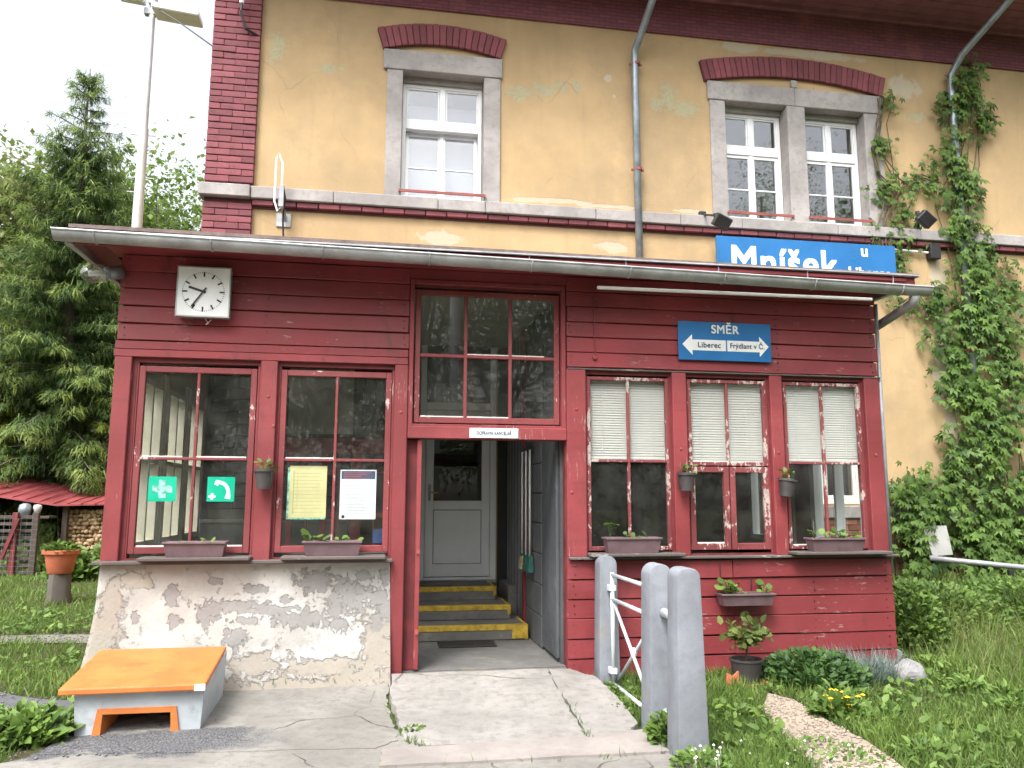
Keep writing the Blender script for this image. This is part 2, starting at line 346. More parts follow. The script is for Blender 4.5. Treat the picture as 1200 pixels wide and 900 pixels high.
def m_concrete(name, base, crack=0., spot=.4, dirt=.5):
    s = NT(name); c, h = m_concrete_nodes(s, base, crack, spot, dirt)
    return s.P(Base_Color=c, Roughness=.88, Specular_IOR_Level=.25, Normal=s.bump(h, .6, .006))
def m_pavement():
    s = NT('patched_forecourt'); m = m_concrete_nodes(s, (.235, .225, .205), 1.0, .6, .8); c, h = m
    xyz = s.n('ShaderNodeSeparateXYZ', {0: s.pos}); nz = s.math('SUBTRACT', s.noise(2.2, 8, .65, off=(3, 5, 0)), .5)
    t = s.math('ADD', xyz.outputs[1], s.math('MULTIPLY', nz, .9)); u = s.math('ADD', xyz.outputs[0], s.math('MULTIPLY', nz, 2.))
    band = s.math('MULTIPLY', s.math('MULTIPLY', s.ramp(t, -1.52, -1.42), s.ramp(t, -1.02, -1.12)), s.ramp(u, -.5, -1.0))
    gr = s.mix(s.ramp(s.noise(90, 4, .7), .4, .65), (.045, .046, .05), (.17, .17, .175)); c = s.mix(band, c, gr)
    return s.P(Base_Color=c, Roughness=.9, Specular_IOR_Level=.25, Normal=s.bump(h, .7, .008))
def m_frieze():
    s = NT('painted_brick_frieze'); v = s.n('ShaderNodeSeparateXYZ', {0: s.pos}); cv = s.n('ShaderNodeCombineXYZ', {0: v.outputs[0], 1: v.outputs[2]}).outputs[0]
    br = s.n('ShaderNodeTexBrick', {'Vector': cv, 'Color1': (.22, .065, .085), 'Color2': (.16, .05, .07), 'Mortar': (.10, .04, .05), 'Scale': 1., 'Mortar Size': .006, 'Brick Width': .17, 'Row Height': .055})  # brick colours raised to carry the haze at the eaves
    c = s.mix(s.ramp(s.noise(1.6, 5), .55, .72, 0, .7), br.outputs[0], (.27, .09, .09))
    return s.P(Base_Color=c, Roughness=.85, Normal=s.bump(br.outputs['Fac'], .6, -.008))
M['plaster'] = m_plaster(); M['plinth'] = m_plinth(); M['frieze'] = m_frieze()
M['stone'] = m_concrete('grey_sandstone', (.37, .345, .335), 0, .3, .6)
M['slab'] = m_concrete('pale_concrete', (.275, .263, .245), .55, .8, .8)
M['apron'] = m_concrete('cracked_concrete_apron', (.27, .255, .23), .75, .45, .6)
M['postconc'] = m_concrete('grey_painted_concrete', (.235, .252, .282), 0, .3, .4)
M['pave'] = m_pavement()
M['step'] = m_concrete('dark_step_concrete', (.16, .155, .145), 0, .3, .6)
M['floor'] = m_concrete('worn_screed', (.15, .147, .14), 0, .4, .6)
M['block'] = m_concrete('grey_painted_block', (.12, .125, .13), 0, .1, .4)
M['brick_paint'] = brickmat('red_painted_brick', (.19, .052, .063), var=.22)
M['brick_old'] = brickmat('old_red_brick', (.24, .085, .05), var=.35)
M['mortar'] = simple('dark_mortar', (.10, .035, .042), .95, .2)
M['yellow'] = simple('yellow_step_paint', (.46, .31, .035), .7, .3, 12, dirt=1.)
M['eavewood'] = simple('hazed_red_eave_boards', (.24, .095, .12), .75, .2, 4)  # colour lifted towards violet, so haze at the eaves is painted in
M['bluesign'] = simple('blue_enamel', (.015, .14, .37), .35, .08, 3, .03)
M['whitesign'] = simple('white_enamel', (.82, .83, .83), .35, .05, 4, .03)
M['ink'] = simple('dark_ink', (.05, .07, .12), .6, .1)
M['rail'] = simple('red_brown_flat_iron', (.25, .06, .05), .6, .25, 8)

# ---------------------------------------------------------------- the ground
def ground_mesh():
    xs = np.unique(np.concatenate([np.linspace(-120, -12, 14), np.linspace(-12, 12, 121), np.linspace(12, 120, 14)])); ys = np.unique(np.concatenate([np.linspace(-90, -8, 12), np.linspace(-8, 12, 101), np.linspace(12, 140, 16)]))
    X, Y = np.meshgrid(xs, ys); Z = tz(X, Y) + .012*np.sin(X*3.1+Y*1.7)*np.sin(Y*2.3-X)
    Z -= .35*((X > -2.0) & (X < 4.6) & (Y > .1) & (Y < 8.0))
    V = np.stack([X, Y, Z], -1).reshape(-1, 3); nx = len(xs); i = np.arange(len(ys)-1)[:, None]*nx + np.arange(nx-1)[None]
    F = np.stack([i, i+1, i+1+nx, i+nx], -1).reshape(-1, 4); return V, F
def m_ground():
    s = NT('meadow_soil'); a = s.noise(1.1, 6, .6); b = s.noise(16, 7, .7)
    c = s.mix(s.ramp(a, .35, .68), (.075, .062, .038), (.055, .085, .022)); c = s.mix(s.ramp(b, .4, .75, 0, .7), c, (.035, .045, .014))
    return s.P(Base_Color=c, Roughness=.95, Specular_IOR_Level=.1, Normal=s.bump(b, .9, .03))
V, F = ground_mesh(); ground = arrays('ground', V, F, m_ground(), smooth=True); tag(ground, kind='structure')

# ---------------------------------------------------------------- the station building
D = 3.0
bld = empty('station_building', (4.9, D, 0), 'two-storey yellow plastered station building with red brick corner and painted brick arches', 'building')
XW0, XW1 = -2.24, 13.0
U1 = (.18, 1.27, 5.36, 7.14); U2 = (4.73, 5.67, 5.36, 7.12); U3 = (5.95, 6.90, 5.36, 7.12); GW = (5.55, 6.62, 1.42, 3.2); DR = (.50, 1.47, .49, 3.54)
wl = weld(build(grid_wall([(h[0]-.04, h[1]+.04, h[2]-.03, h[3]+.05) for h in (U1, U2, U3)]+[GW, DR], XW0+.02, XW1, -.2, 8.65, D, D+.45), 'wall', M['plaster'], bld))
# side, back and inner box of the shell (rooms behind the glass)
build(MB().box(XW0+.02, XW0+.4, D+.45, 11.5, -.2, 8.65).box(XW1-.4, XW1, D+.45, 11.5, -.2, 8.65).box(XW0+.4, XW1-.4, 11.1, 11.5, -.2, 8.65), 'outer_wall', M['plaster'], bld)
build(MB().box(XW0+.4, XW1-.4, 6.5, 6.6, 0, 8.6), 'room_wall', M['greywall'], bld)
build(MB().box(XW0+.4, XW1-.4, D+.46, 6.5, 4.3, 4.5).box(XW0+.4, XW1-.4, D+.46, 6.5, .3, .44).box(XW0+.4, XW1-.4, D+.46, 6.5, 8.45, 8.55), 'room_floor', M['greywall'], bld)
for x in (2.6, 5.80-.04, 8.6): build(MB().box(x, x+.1, D+.455, 6.5, 4.5, 8.45), 'room_partition', M['ceil'], bld)
# eaves: brick frieze, moulding, soffit boards, roof
build(MB().box(XW0-.03, XW1, D-.035, D+.2, 8.06, 8.64), 'frieze', M['frieze'], bld)
build(MB().box(XW0-.05, XW1, D-.10, D-.036, 8.60, 8.70), 'cornice_moulding', M['eavewood'], bld, .01)
sof = build(MB().box(XW0-.04, XW1+.6, 1.82, D+.3, 8.705, 8.74), 'soffit', M['eavewood'], bld)
for k in range(7): build(MB().box(XW0-.04, XW1+.6, 1.84+k*.16, 1.84+k*.16+.15, 8.685, 8.70), 'soffit_board', M['eavewood'], sof, .004)
build(MB().box(XW0-.05, XW1+.6, 1.78, 1.82, 8.66, 8.86), 'fascia', M['eavewood'], bld, .005)
rf = MB(); rf.prism([(0, 0)]*0 or [(1.72, 8.80), (7.2, 12.2), (12.6, 8.80)], 0, 1); rf.v = [(XW0-.06+y*(XW1-XW0+.7), x, z) for x, y, z in rf.v]
M['rooftile'] = simple('brown_roof_tiles', (.12, .06, .045), .8, .3, 3)
build(rf, 'roof', M['rooftile'], bld)
g = MB(); pts = []
build(MB().tube([(XW0-.05, 1.70, 8.80), (XW1+.6, 1.70, 8.74)], .075, 10), 'roof_gutter', M['zinc'], bld, smooth=True)

# brick corner pillar: mortar core + bricks
def brick_mesh(w, h, d, seed, bev=.006):
    bm = bmesh.new(); bmesh.ops.create_cube(bm, size=1); r = random.Random(seed)
    for v in bm.verts: v.co = Vector((v.co.x*w, v.co.y*d, v.co.z*h)) + Vector((r.uniform(-.003, .003), r.uniform(-.004, .004), r.uniform(-.003, .003)))
    bmesh.ops.bevel(bm, geom=list(bm.edges), offset=bev, segments=1, affect='EDGES'); me = bpy.data.meshes.new('brick'); bm.to_mesh(me); bm.free(); return me
pil = build(MB().box(XW0, -1.675, D-.045, D+.3, 4.3, 8.06), 'brick_pillar', M['mortar'], bld)
row = .087; PW = .58
mA = [brick_mesh(.2915, row-.009, .12, i) for i in range(3)]; mH = [brick_mesh(.1455, row-.009, .12, 9+i) for i in range(2)]
z = 4.36; k = 0
while z < 8.05:
    if not (5.10 < z+row/2 < 5.40):
        xs = [(-2.245+.145, mA), (-2.245+.145+.292, mA)] if k % 2 == 0 else [(-2.245+.07, mH), (-2.245+.29, mA), (-2.245+.511, mH)]
        for x, ms in xs:
            o = link('brick', random.choice(ms), M['brick_paint'], pil, (x, D-.012+random.uniform(-.005, .003), z+row/2))
    z += row; k += 1
# stone string course, each block of its own, and the painted brick course below it
led = build(MB().box(XW0, XW1, D-.02, D+.2, 5.22, 5.33), 'stone_ledge', M['mortar'], bld)
x = XW0-.06; i = 0
for ln in (.62, 1.02, 1.33, .62, 1.5, 1.2, .9, 1.45, 1.3, 1.15, 1.4, 1.2, 1.3, 1.5):
    dy = .03 if i == 0 else 0
    build(MB().box(x+.002, x+ln-.003, D-.11-dy+random.uniform(-.004, .004), D+.1, 5.205, 5.362+random.uniform(-.003, .003)), 'stone', M['stone'], led, .010); x += ln; i += 1
mB = [brick_mesh(.262, .065, .12, 20+i) for i in range(3)]
bc = build(MB().box(-1.67, XW1, D-.02, D+.2, 5.10, 5.2), 'brick_course', M['mortar'], bld)
for i in range(54): link('brick', mB[i % 3], M['brick_paint'], bc, (-1.53+i*.272, D-.012, 5.160))
# arches
def arch(cx, cz, Rr, half, th, n):
    base = build(MB().box(cx-.02, cx+.02, D+.01, D+.05, cz+Rr+.05, cz+Rr+.1), 'brick_arch', M['mortar'], bld)
    core = MB(); N = 24; poly = []
    for i in range(N+1):
        t = -half+2*half*i/N; poly.append((cx+(Rr+.004)*math.sin(t), cz+(Rr+.004)*math.cos(t)))
    for i in range(N, -1, -1):
        t = -half+2*half*i/N; poly.append((cx+(Rr+th-.004)*math.sin(t), cz+(Rr+th-.004)*math.cos(t)))
    core.prism(poly, D-.035, D+.05); a = build(core, 'brick_arch', M['mortar'], bld); bpy.data.objects.remove(base)
    dt = 2*half/n; w0 = Rr*dt-.007; w1 = (Rr+th)*dt-.007
    bm = bmesh.new(); vs = [bm.verts.new(p) for p in [(-w0/2, -.06, 0), (w0/2, -.06, 0), (w1/2, -.06, th), (-w1/2, -.06, th), (-w0/2, .05, 0), (w0/2, .05, 0), (w1/2, .05, th), (-w1/2, .05, th)]]
    for f in [(0, 1, 2, 3), (7, 6, 5, 4), (0, 4, 5, 1), (1, 5, 6, 2), (2, 6, 7, 3), (3, 7, 4, 0)]: bm.faces.new([vs[i] for i in f])
    bmesh.ops.recalc_face_normals(bm, faces=bm.faces); bmesh.ops.bevel(bm, geom=list(bm.edges), offset=.007, segments=1, affect='EDGES'); me = bpy.data.meshes.new('brick'); bm.to_mesh(me); bm.free()
    for i in range(n):
        t = -half+dt*(i+.5); o = link('brick', me, M['brick_paint'], a, (cx+Rr*math.sin(t), D-.004+random.uniform(-.004, .004), cz+Rr*math.cos(t))); o.rotation_euler = (0, t, 0)
arch(.70, 7.53-2.77, 2.77, math.asin(.79/2.77), .30, 19)
arch(5.82, 7.55-6.1, 6.1, math.asin(1.39/6.1), .31, 33)
# stone window surrounds
def stones(lst):
    for (x0, x1, z0, z1, y0) in lst: build(MB().box(x0, x1, y0, D+.24, z0, z1), 'window_stone', M['stone'], bld, .009)
stones([(-.08, 1.515, 7.14, 7.42, D-.05), (-.03, .18, 5.362, 7.138, D-.035), (1.27, 1.495, 5.362, 7.138, D-.035)])
stones([(4.47, 5.80, 7.12, 7.40, D-.05), (5.803, 7.20, 7.12, 7.40, D-.05), (4.50, 4.73, 5.362, 7.118, D-.035), (5.67, 5.95, 5.362, 7.118, D-.05), (6.90, 7.18, 5.362, 7.118, D-.035)])
build(MB().box(5.76, 5.85, D-.055, D+.02, 7.403, 7.52), 'keystone', M['stone'], bld, .01)
for (x0, x1, z0, z1) in (U1, U2, U3): build(MB().box(x0-.03, x1+.03, D+.102, D+.40, 5.29, 5.361), 'window_stone', M['stone'], bld, .004)
# white windows
def rect_frame(mb, x0, x1, z0, z1, w, y0, y1, wb=None):
    wb = wb or w
    mb.box(x0, x0+w, y0, y1, z0, z1); mb.box(x1-w, x1, y0, y1, z0, z1); mb.box(x0+w, x1-w, y0+.001, y1-.001, z1-w, z1); mb.box(x0+w, x1-w, y0+.001, y1-.001, z0, z0+wb); return mb
def white_window(x0, x1, z0, z1, zt, y=D+.17, tilt=0., name='window', guard=True):
    xm = (x0+x1)/2; tb = .13
    fr = MB(); rect_frame(fr, x0, x1, z0, z1, .05, y, y+.07, .07); fr.box(x0+.05, x1-.05, y-.008, y+.07, zt, zt+tb); fr.box(xm-.04, xm+.04, y-.004, y+.06, zt+tb, z1-.05)
    w = build(fr, name, M['white'], bld, .006)
    up = MB(); 
    for a, b in ((x0+.05, xm-.04), (xm+.04, x1-.05)): rect_frame(up, a+.002, b-.002, zt+tb+.002, z1-.052, .022, y+.012, y+.045)
    build(up, 'sash', M['white'], w, .003)
    for a, b in ((x0+.07, xm-.06), (xm+.06, x1-.07)): build(MB().box(a, b, y+.028, y+.034, zt+tb+.02, z1-.07), 'pane', M['glass_up'], w)
    zb = z0+.07; lo = MB(); ps = []; bars = MB(); zmid = zb+(zt-zb)*.47
    for a, b in ((x0+.052, xm-.005), (xm+.005, x1-.052)):
        rect_frame(lo, a, b, zb+.003, zt-.003, .045, y+.008, y+.05); bars.box(a+.045, b-.045, y+.014, y+.044, zmid-.009, zmid+.009)
        ps += [(a+.04, b-.04, zb+.04, zmid-.006), (a+.04, b-.04, zmid+.006, zt-.04)]
    lo.box(xm-.028, xm+.028, y-.006, y+.008, zb+.004, zt-.004)
    def tl(mb):
        mb.v = [(x, y0+math.sin(tilt)*(z-zb), zb+math.cos(tilt)*(z-zb)) for x, y0, z in mb.v]; return mb
    build(tl(lo), 'sash', M['white'], w, .004); build(tl(bars), 'glazing_bar', M['white'], w)
    for a, b, c, d in ps: build(tl(MB().box(a, b, y+.026, y+.032, c, d)), 'pane', M['glass_up'], w)
    if guard: build(MB().box(x0-.03, x1+.03, D-.075, D-.055, 5.43, 5.465).box(x0-.03, x0-.005, D-.056, D-.03, 5.435, 5.46).box(x1+.005, x1+.03, D-.056, D-.03, 5.435, 5.46), 'guard_bar', M['rail'], w)
    return w
white_window(U1[0]+.005, U1[1]-.005, 5.365, 7.06, 6.41, tilt=R(5.5)); white_window(U2[0]+.005, U2[1]-.005, 5.365, 7.04, 6.41); white_window(U3[0]+.005, U3[1]-.005, 5.365, 7.04, 6.41)
M['shade'] = simple('pale_roller_blind', (.42, .43, .46), .8, .05)
build(MB().box(U1[0]-.02, U1[1]+.02, D+.46, D+.47, 5.3, 6.9), 'curtain', M['shade'], bld)
for (x0, x1, z0, z1) in ((U1[0], U1[1], 7.06, 7.14), (U2[0], U2[1], 7.04, 7.12), (U3[0], U3[1], 7.04, 7.12)): build(MB().box(x0+.005, x1-.005, D+.12, D+.3, z0, z1+.005), 'shutter_box', M['stone'], bld, .004)
white_window(GW[0]+.005, GW[1]-.005, GW[2]+.005, GW[3]-.005, 2.6, name='window', guard=False)
# stone base course and brick base on the right
x = 4.86
for ln in (1.2, 1.35, .95, 1.3, 1.2, 1.5): build(MB().box(x, x+ln-.004, D-.06, D+.05, 1.24, 1.40), 'base_stone', M['stone'], bld, .009); x += ln
dado = build(MB().box(4.86, 10.5, D-.018, D+.02, 0, 1.235), 'brick_base', M['mortar'], bld)
mC = [brick_mesh(.248, .066, .05, 40+i) for i in range(3)]
for j in range(13):
    for i in range(17): link('brick', mC[(i+j) % 3], M['brick_old'], dado, (5.0+i*.258+(.129 if j % 2 else 0), D-.006+random.uniform(-.004, .004), .30+j*.0735))
# downpipes
def downpipe(pts, label, zs):
    p = build(MB().tube(pts, .05, 12), 'downpipe', M['pipegrey'], bld, smooth=True); tag(p, label)
    for z in zs: build(MB().tube([(pts[-1][0], pts[-1][1], z-.018), (pts[-1][0], pts[-1][1], z+.018)], .060, 12).bar((pts[-1][0]-.09, pts[-1][1]+.02, z), (pts[-1][0]+.09, pts[-1][1]+.02, z), .02, .03), 'clamp', M['rail'], p)
downpipe([(3.60, 1.75, 8.74), (3.56, 1.85, 8.62), (3.42, 2.75, 7.86), (3.375, 2.885, 7.70), (3.37, 2.89, 7.5), (3.39, 2.89, 3.7)], 'grey downpipe between the upper windows', (7.5, 5.95, 4.4))
downpipe([(8.75, 1.75, 8.74), (8.72, 1.85, 8.64), (8.40, 2.72, 8.05), (8.32, 2.885, 7.80), (8.31, 2.89, 7.6), (8.31, 2.89, .5)], 'grey downpipe overgrown with creeper', (7.3, 5.9, 3.6))
qa, qb = W(1036, 291, D-.06), W(1088, 296, D-.06); build(MB().tube([(qa[0]-1.6, D-.05, qa[1]+.02), (qa[0], D-.05, qa[1]), (qb[0], D-.05, qb[1])], .016, 6), 'conduit', M['whitesign'], bld)
build(MB().box(qb[0], qb[0]+.16, D-.12, D-.004, qb[1]-.1, qb[1]+.12), 'junction_box', M['black'], bld, .008)
# the white entrance door inside the porch
dr = MB(); rect_frame(dr, DR[0], DR[1], DR[2], DR[3], .075, D+.02, D+.10, .03); dr.box(DR[0]+.075, DR[1]-.075, D+.022, D+.098, 2.60, 2.70)
dw = build(dr, 'entrance_door', M['white'], bld, .006)
lf = MB(); x0, x1 = DR[0]+.08, DR[1]-.08
rect_frame(lf, x0, x1, .53, 2.595, .10, D+.035, D+.085, .15); lf.box(x0+.1, x1-.1, D+.036, D+.084, 1.35, 1.46)
build(lf, 'door_leaf', M['white'], dw, .005); build(MB().box(x0+.1, x1-.1, D+.05, D+.07, .68, 1.35), 'panel', M['white'], dw)
pn = MB(); rect_frame(pn, x0+.1, x1-.1, .68, 1.35, .012, D+.044, D+.052); build(pn, 'panel_bead', M['steel'], dw)
for a, b, c, d in ((x0+.1, x1-.1, 1.46, 2.495), (DR[0]+.075, DR[1]-.075, 2.70, DR[3]-.075)): build(MB().box(a, b, D+.057, D+.063, c, d), 'pane', M['glass'], dw)
build(MB().box(x0+.035, x0+.065, D+.024, D+.034, 1.46, 1.66).bar((x0+.05, D+.03, 1.56), (x0+.05, D-.015, 1.56), .018, .018).bar((x0+.045, D-.01, 1.56), (x0+.16, D-.01, 1.56), .016, .022), 'handle', M['steel'], dw, .003)
build(MB().box(DR[0], DR[1], D-.06, D+.02, .455, .492), 'door_sill', M['steel'], dw, .004)
# ---------------------------------------------------------------- the red timber porch
hut = empty('timber_porch', (1.3, 0, 0), 'low red weatherboarded station porch with flat roof and many small-paned windows', 'porch')
XL, XR, ZH, ZS = -2.20, 4.80, 2.66, .98
def wavy(a, b, y, th, z0, z1, lap, ch=.004, amp=.0025):
    """a slightly warped board: chamfered section lofted along x"""
    n = max(3, int((b-a)/.22)); mb = MB(); p1, p2, p3 = (random.uniform(0, 9) for _ in range(3))
    for k in range(n+1):
        x = a+(b-a)*k/n; d = amp*math.sin(p1+x*2.3)+amp*.5*math.sin(p2+x*6.1); e_ = amp*math.sin(p3+x*3.1); w = amp*1.4*math.sin(p2+x*1.7)
        lo, hi = z0+d, z1+e_; fl = y-lap+w; fh = y+w
        mb.v += [(x, fl+ch, lo), (x, fl, lo+ch), (x, fh, hi-ch), (x, fh+ch, hi), (x, y+th, hi), (x, y+th, lo)]
    for k in range(n):
        for q in range(6): mb.f.append((k*6+q, k*6+(q+1) % 6, (k+1)*6+(q+1) % 6, (k+1)*6+q))
    mb.f += [tuple(range(6)), tuple(range(n*6, n*6+6))[::-1]]; return mb
def plank_row(x0, x1, z0, z1, n, y=-.018, jl=.006, jr=.006, name='plank'):
    h = (z1-z0)/n
    for i in range(n):
        a = x0+random.uniform(-jl, jl); b = x1+random.uniform(-jr, jr); dy = random.uniform(-.004, .003); sg = random.uniform(-.003, .003)
        build(wavy(a, b, y+dy, .022, z0+i*h+.004, z0+(i+1)*h-.005+sg, .006), name, M['red'], hut)
# backing walls (dark timber behind the boards) with openings
holes_l = [(-2.03, -1.04, 1.0, 2.62), (-.87, .105, 1.0, 2.62)]
holes_r = [(1.845, 2.66, 1.0, 2.63), (2.82, 3.635, 1.0, 2.63), (3.785, 4.62, 1.0, 2.63)]
hw = [*holes_l, *holes_r, (.235, 1.65, -.1, 2.01), (.27, 1.61, 2.14, 3.38)]
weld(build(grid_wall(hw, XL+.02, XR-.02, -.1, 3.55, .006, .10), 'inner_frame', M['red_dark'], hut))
# weatherboards: above the left windows, above the right windows, below the right windows
build(MB().box(XL-.012, .225, -.034, .006, ZH, ZH+.062), 'header_board', M['red'], hut, .004); build(MB().box(XL-.008, .225, -.028, .006, ZH+.066, ZH+.135), 'header_board', M['red'], hut, .004)
plank_row(XL, .222, ZH+.14, 3.545, 5)
build(MB().box(1.665, XR+.02, -.034, .006, ZH+.005, ZH+.02), 'drip_board', M['sillwood'], hut, .003); plank_row(1.668, XR, ZH+.025, 3.545, 6, jr=.012)
plank_row(1.655, 3.20, -.055, ZS-.03, 6, y=-.032, jr=.002); plank_row(3.207, XR+.005, -.055, ZS-.03, 6, y=-.032, jl=.002, jr=.01)
nl = MB()
for (xs_, z0, z1, n, yy) in (((XL+.05, -1.0, .18), ZH+.14, 3.545, 5, -.026), ((1.70, 2.75, 3.75, 4.74), ZH+.025, 3.545, 6, -.026), ((1.72, 2.45, 3.16, 3.25, 4.0, 4.74), -.055, ZS-.03, 6, -.040)):
    for x in xs_:
        for i in range(n):
            for q in (.28, .72): nl.lathe([(0, .004), (.005, .003), (.006, -.006)], (x+random.uniform(-.012, .012), yy, z0+(z1-z0)*(i+q)/n), 6, 'y')
tag(build(nl, 'nail_heads', M['black'], hut), kind='stuff')
build(MB().box(.222, 1.668, -.012, .004, 3.45, 3.545), 'plank', M['red'], hut, .003)
# posts
def post(x0, x1, z0, z1, y0=-.035, y1=.10): build(MB().box(x0, x1, y0, y1, z0, z1), 'post', M['red_post'], hut, .006)
for a in ((XL, -2.065, ZS, ZH-.002), (-1.025, -.885, ZS, ZH-.002), (.112, .228, -.10, ZH-.002), (1.66, 1.84, ZS, ZH+.003), (2.672, 2.808, ZS, ZH+.003), (3.648, 3.772, ZS, ZH+.003), (4.635, 4.795, ZS, ZH+.003)): post(*a)
for x0, x1 in ((-2.063, -2.015), (-1.053, -1.027), (-.883, -.858), (.09, .110), (1.843, 1.862), (2.650, 2.670), (2.81, 2.832), (3.62, 3.646), (3.774, 3.80), (4.606, 4.633)):
    build(MB().box(x0, x1, .012, .10, 1.0, 2.63), 'window_jamb', M['red_post'], hut, .003)
# transom frame and lintel over the doorway
tf = MB(); rect_frame(tf, .232, 1.656, 2.10, 3.445, .04, -.028, .09); build(tf, 'transom_frame', M['red_post'], hut, .004)
build(MB().box(.232, 1.658, -.040, .09, 2.012, 2.118), 'lintel', M['red_post'], hut, .005)
build(MB().box(1.655, 1.70, -.03, .10, -.05, ZS), 'door_jamb', M['red_post'], hut, .004)
# sashes
def sash(name, x0, x1, z0, z1, cols, rows, y=0.005, w=.05, bar=.024, mat='red_sash', zsplit=None, putty=True, gm='glass'):
    fr = MB(); rect_frame(fr, x0, x1, z0, z1, w, y, y+.045, w*1.15); s = build(fr, name, M[mat], hut, .004)
    X = [x0+w+(x1-x0-2*w)*i/cols for i in range(cols+1)]; zb = z0+w*1.15
    Z = [zb, zsplit, z1-w] if zsplit else [zb+(z1-w-zb)*i/rows for i in range(rows+1)]
    for i in range(1, cols): build(MB().box(X[i]-bar/2, X[i]+bar/2, y+.004, y+.04, zb, z1-w), 'glazing_bar', M[mat], s, .004)
    for j in range(1, len(Z)-1): build(MB().box(x0+w, x1-w, y+.002, y+.038, Z[j]-bar/2, Z[j]+bar/2), 'glazing_bar', M[mat], s, .004)
    for i in range(cols):
        for j in range(len(Z)-1):
            jt = random.uniform(-.0012, .0012)
            mb = MB().box(X[i]+.001, X[i+1]-.001, y+.022, y+.025, Z[j]+.001, Z[j+1]-.001); mb.v = [(x, yy+(jt if x > X[i]+.1 else 0)+random.uniform(-.0004, .0004), z) for x, yy, z in mb.v]
            build(mb, 'pane', M[gm], s)
            if putty and random.random() < .75:
                build(MB().box(X[i]+.012, X[i+1]-.012-random.choice((0, 0, .2))*(X[i+1]-X[i]), y+.012, y+.021, Z[j]+(0 if j == 0 else bar/2), Z[j]+(0 if j == 0 else bar/2)+.010), 'putty', M['putty'], s)
    return s
sash('window', -2.010, -1.057, 1.035, 2.59, 2, 2, zsplit=1.815); sash('window', -.855, .088, 1.035, 2.59, 2, 2, zsplit=1.815)
sash('window', 1.862, 2.648, 1.03, 2.61, 2, 2, mat='red_worn', w=.032, zsplit=1.835, putty=False)
sash('window', 2.834, 3.620, 1.80, 2.61, 2, 1, mat='red_worn', w=.032, putty=True)
sash('casement', 2.834, 3.222, 1.03, 1.79, 1, 1, mat='red_worn', w=.052); sash('casement', 3.232, 3.620, 1.03, 1.79, 1, 1, mat='red_worn', w=.052)
sash('window', 3.802, 4.606, 1.03, 2.61, 2, 2, mat='red_worn', w=.032, zsplit=1.835)
sash('transom_window', .283, 1.603, 2.152, 3.36, 3, 2, w=.048, bar=.030)
# sills
build(MB().box(XL-.04, .13, -.11, .01, .955, .985), 'sill', M['sillwood'], hut, .006)
build(MB().box(1.67, XR+.06, -.085, .01, .958, .983), 'sill', M['sillwood'], hut, .006)
for x0, x1 in ((-1.88, -1.02), (-.78, .07), (1.84, 2.70), (3.76, 4.72)): build(MB().box(x0, x1, -.20, .0, .988, 1.018), 'sill_board', M['sillwood'], hut, .007)
# limewashed base wall under the left windows
def plinth():
    nx, nz = 70, 40; V = []; F = []
    from mathutils import noise as mn
    for j in range(nz+1):
        t = j/nz; z = .955 - 1.12*t
        for i in range(nx+1):
            u = i/nx; xl = -2.195-.03*t-.16*max(0, t-.25)**1.5; xr = .108+.03*t
            x = xl+(xr-xl)*u; fl = .015+.11*t**2.2
            n = mn.fractal(Vector((x*1.7, 3.1, z*2.1)), 1, 2, 4)*.018 + mn.noise(Vector((x*9, 1, z*9)))*.006
            V.append((x, -.02-fl-n*min(1, 4*u+.1, 4*(1-u)+.3), z))
    for j in range(nz):
        for i in range(nx): a = j*(nx+1)+i; F.append((a, a+nx+1, a+nx+2, a+1))
    mb = MB().add(V, F)
    e = [j*(nx+1) for j in range(nz+1)]; o = len(mb.v)                       # return on the outer corner
    for j in e: mb.v.append((mb.v[j][0]+.03, 1.0, mb.v[j][2]))
    for k in range(nz): mb.f.append((e[k], o+k, o+k+1, e[k+1]))
    return build(mb, 'plinth_wall', M['plinth'], hut, smooth=True)
plinth()
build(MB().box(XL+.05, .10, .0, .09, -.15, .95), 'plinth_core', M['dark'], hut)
# lower left side wall, side windows with cream lining, seen through the glass
side = [( .25, .95, 1.05, 2.55), (1.15, 1.85, 1.05, 2.55), (2.05, 2.75, 1.05, 2.55)]
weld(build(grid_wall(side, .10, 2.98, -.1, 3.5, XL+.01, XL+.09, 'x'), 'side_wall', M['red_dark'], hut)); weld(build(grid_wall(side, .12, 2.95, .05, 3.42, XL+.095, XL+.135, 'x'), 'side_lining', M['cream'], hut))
for (y0, y1, z0, z1) in side:
    f = MB()
    for a, b in ((y0, y0+.05), (y1-.05, y1), ((y0+y1)/2-.02, (y0+y1)/2+.02)): f.box(XL+.03, XL+.16, a, b, z0, z1)
    for a, b in ((z0, z0+.06), (z1-.06, z1), (1.8, 1.84)): f.box(XL+.032, XL+.158, y0+.05, y1-.05, a, b)
    s = build(f, 'side_window', M['cream'], hut, .003); build(MB().box(XL+.06, XL+.064, y0+.05, y1-.05, z0+.06, z1-.06), 'pane', M['glass'], s)
    for a in (y0-.06, y1+.02): build(MB().box(XL+.136, XL+.165, a, a+.04, .95, 2.66), 'side_batten', M['cream'], hut, .003)
sideR = [(.16, 1.12, 1.0, 2.55), (1.5, 2.6, 1.0, 2.55)]
weld(build(grid_wall(sideR, .10, 2.98, -.1, 3.5, XR-.10, XR-.02, 'x'), 'side_wall', M['red_dark'], hut))
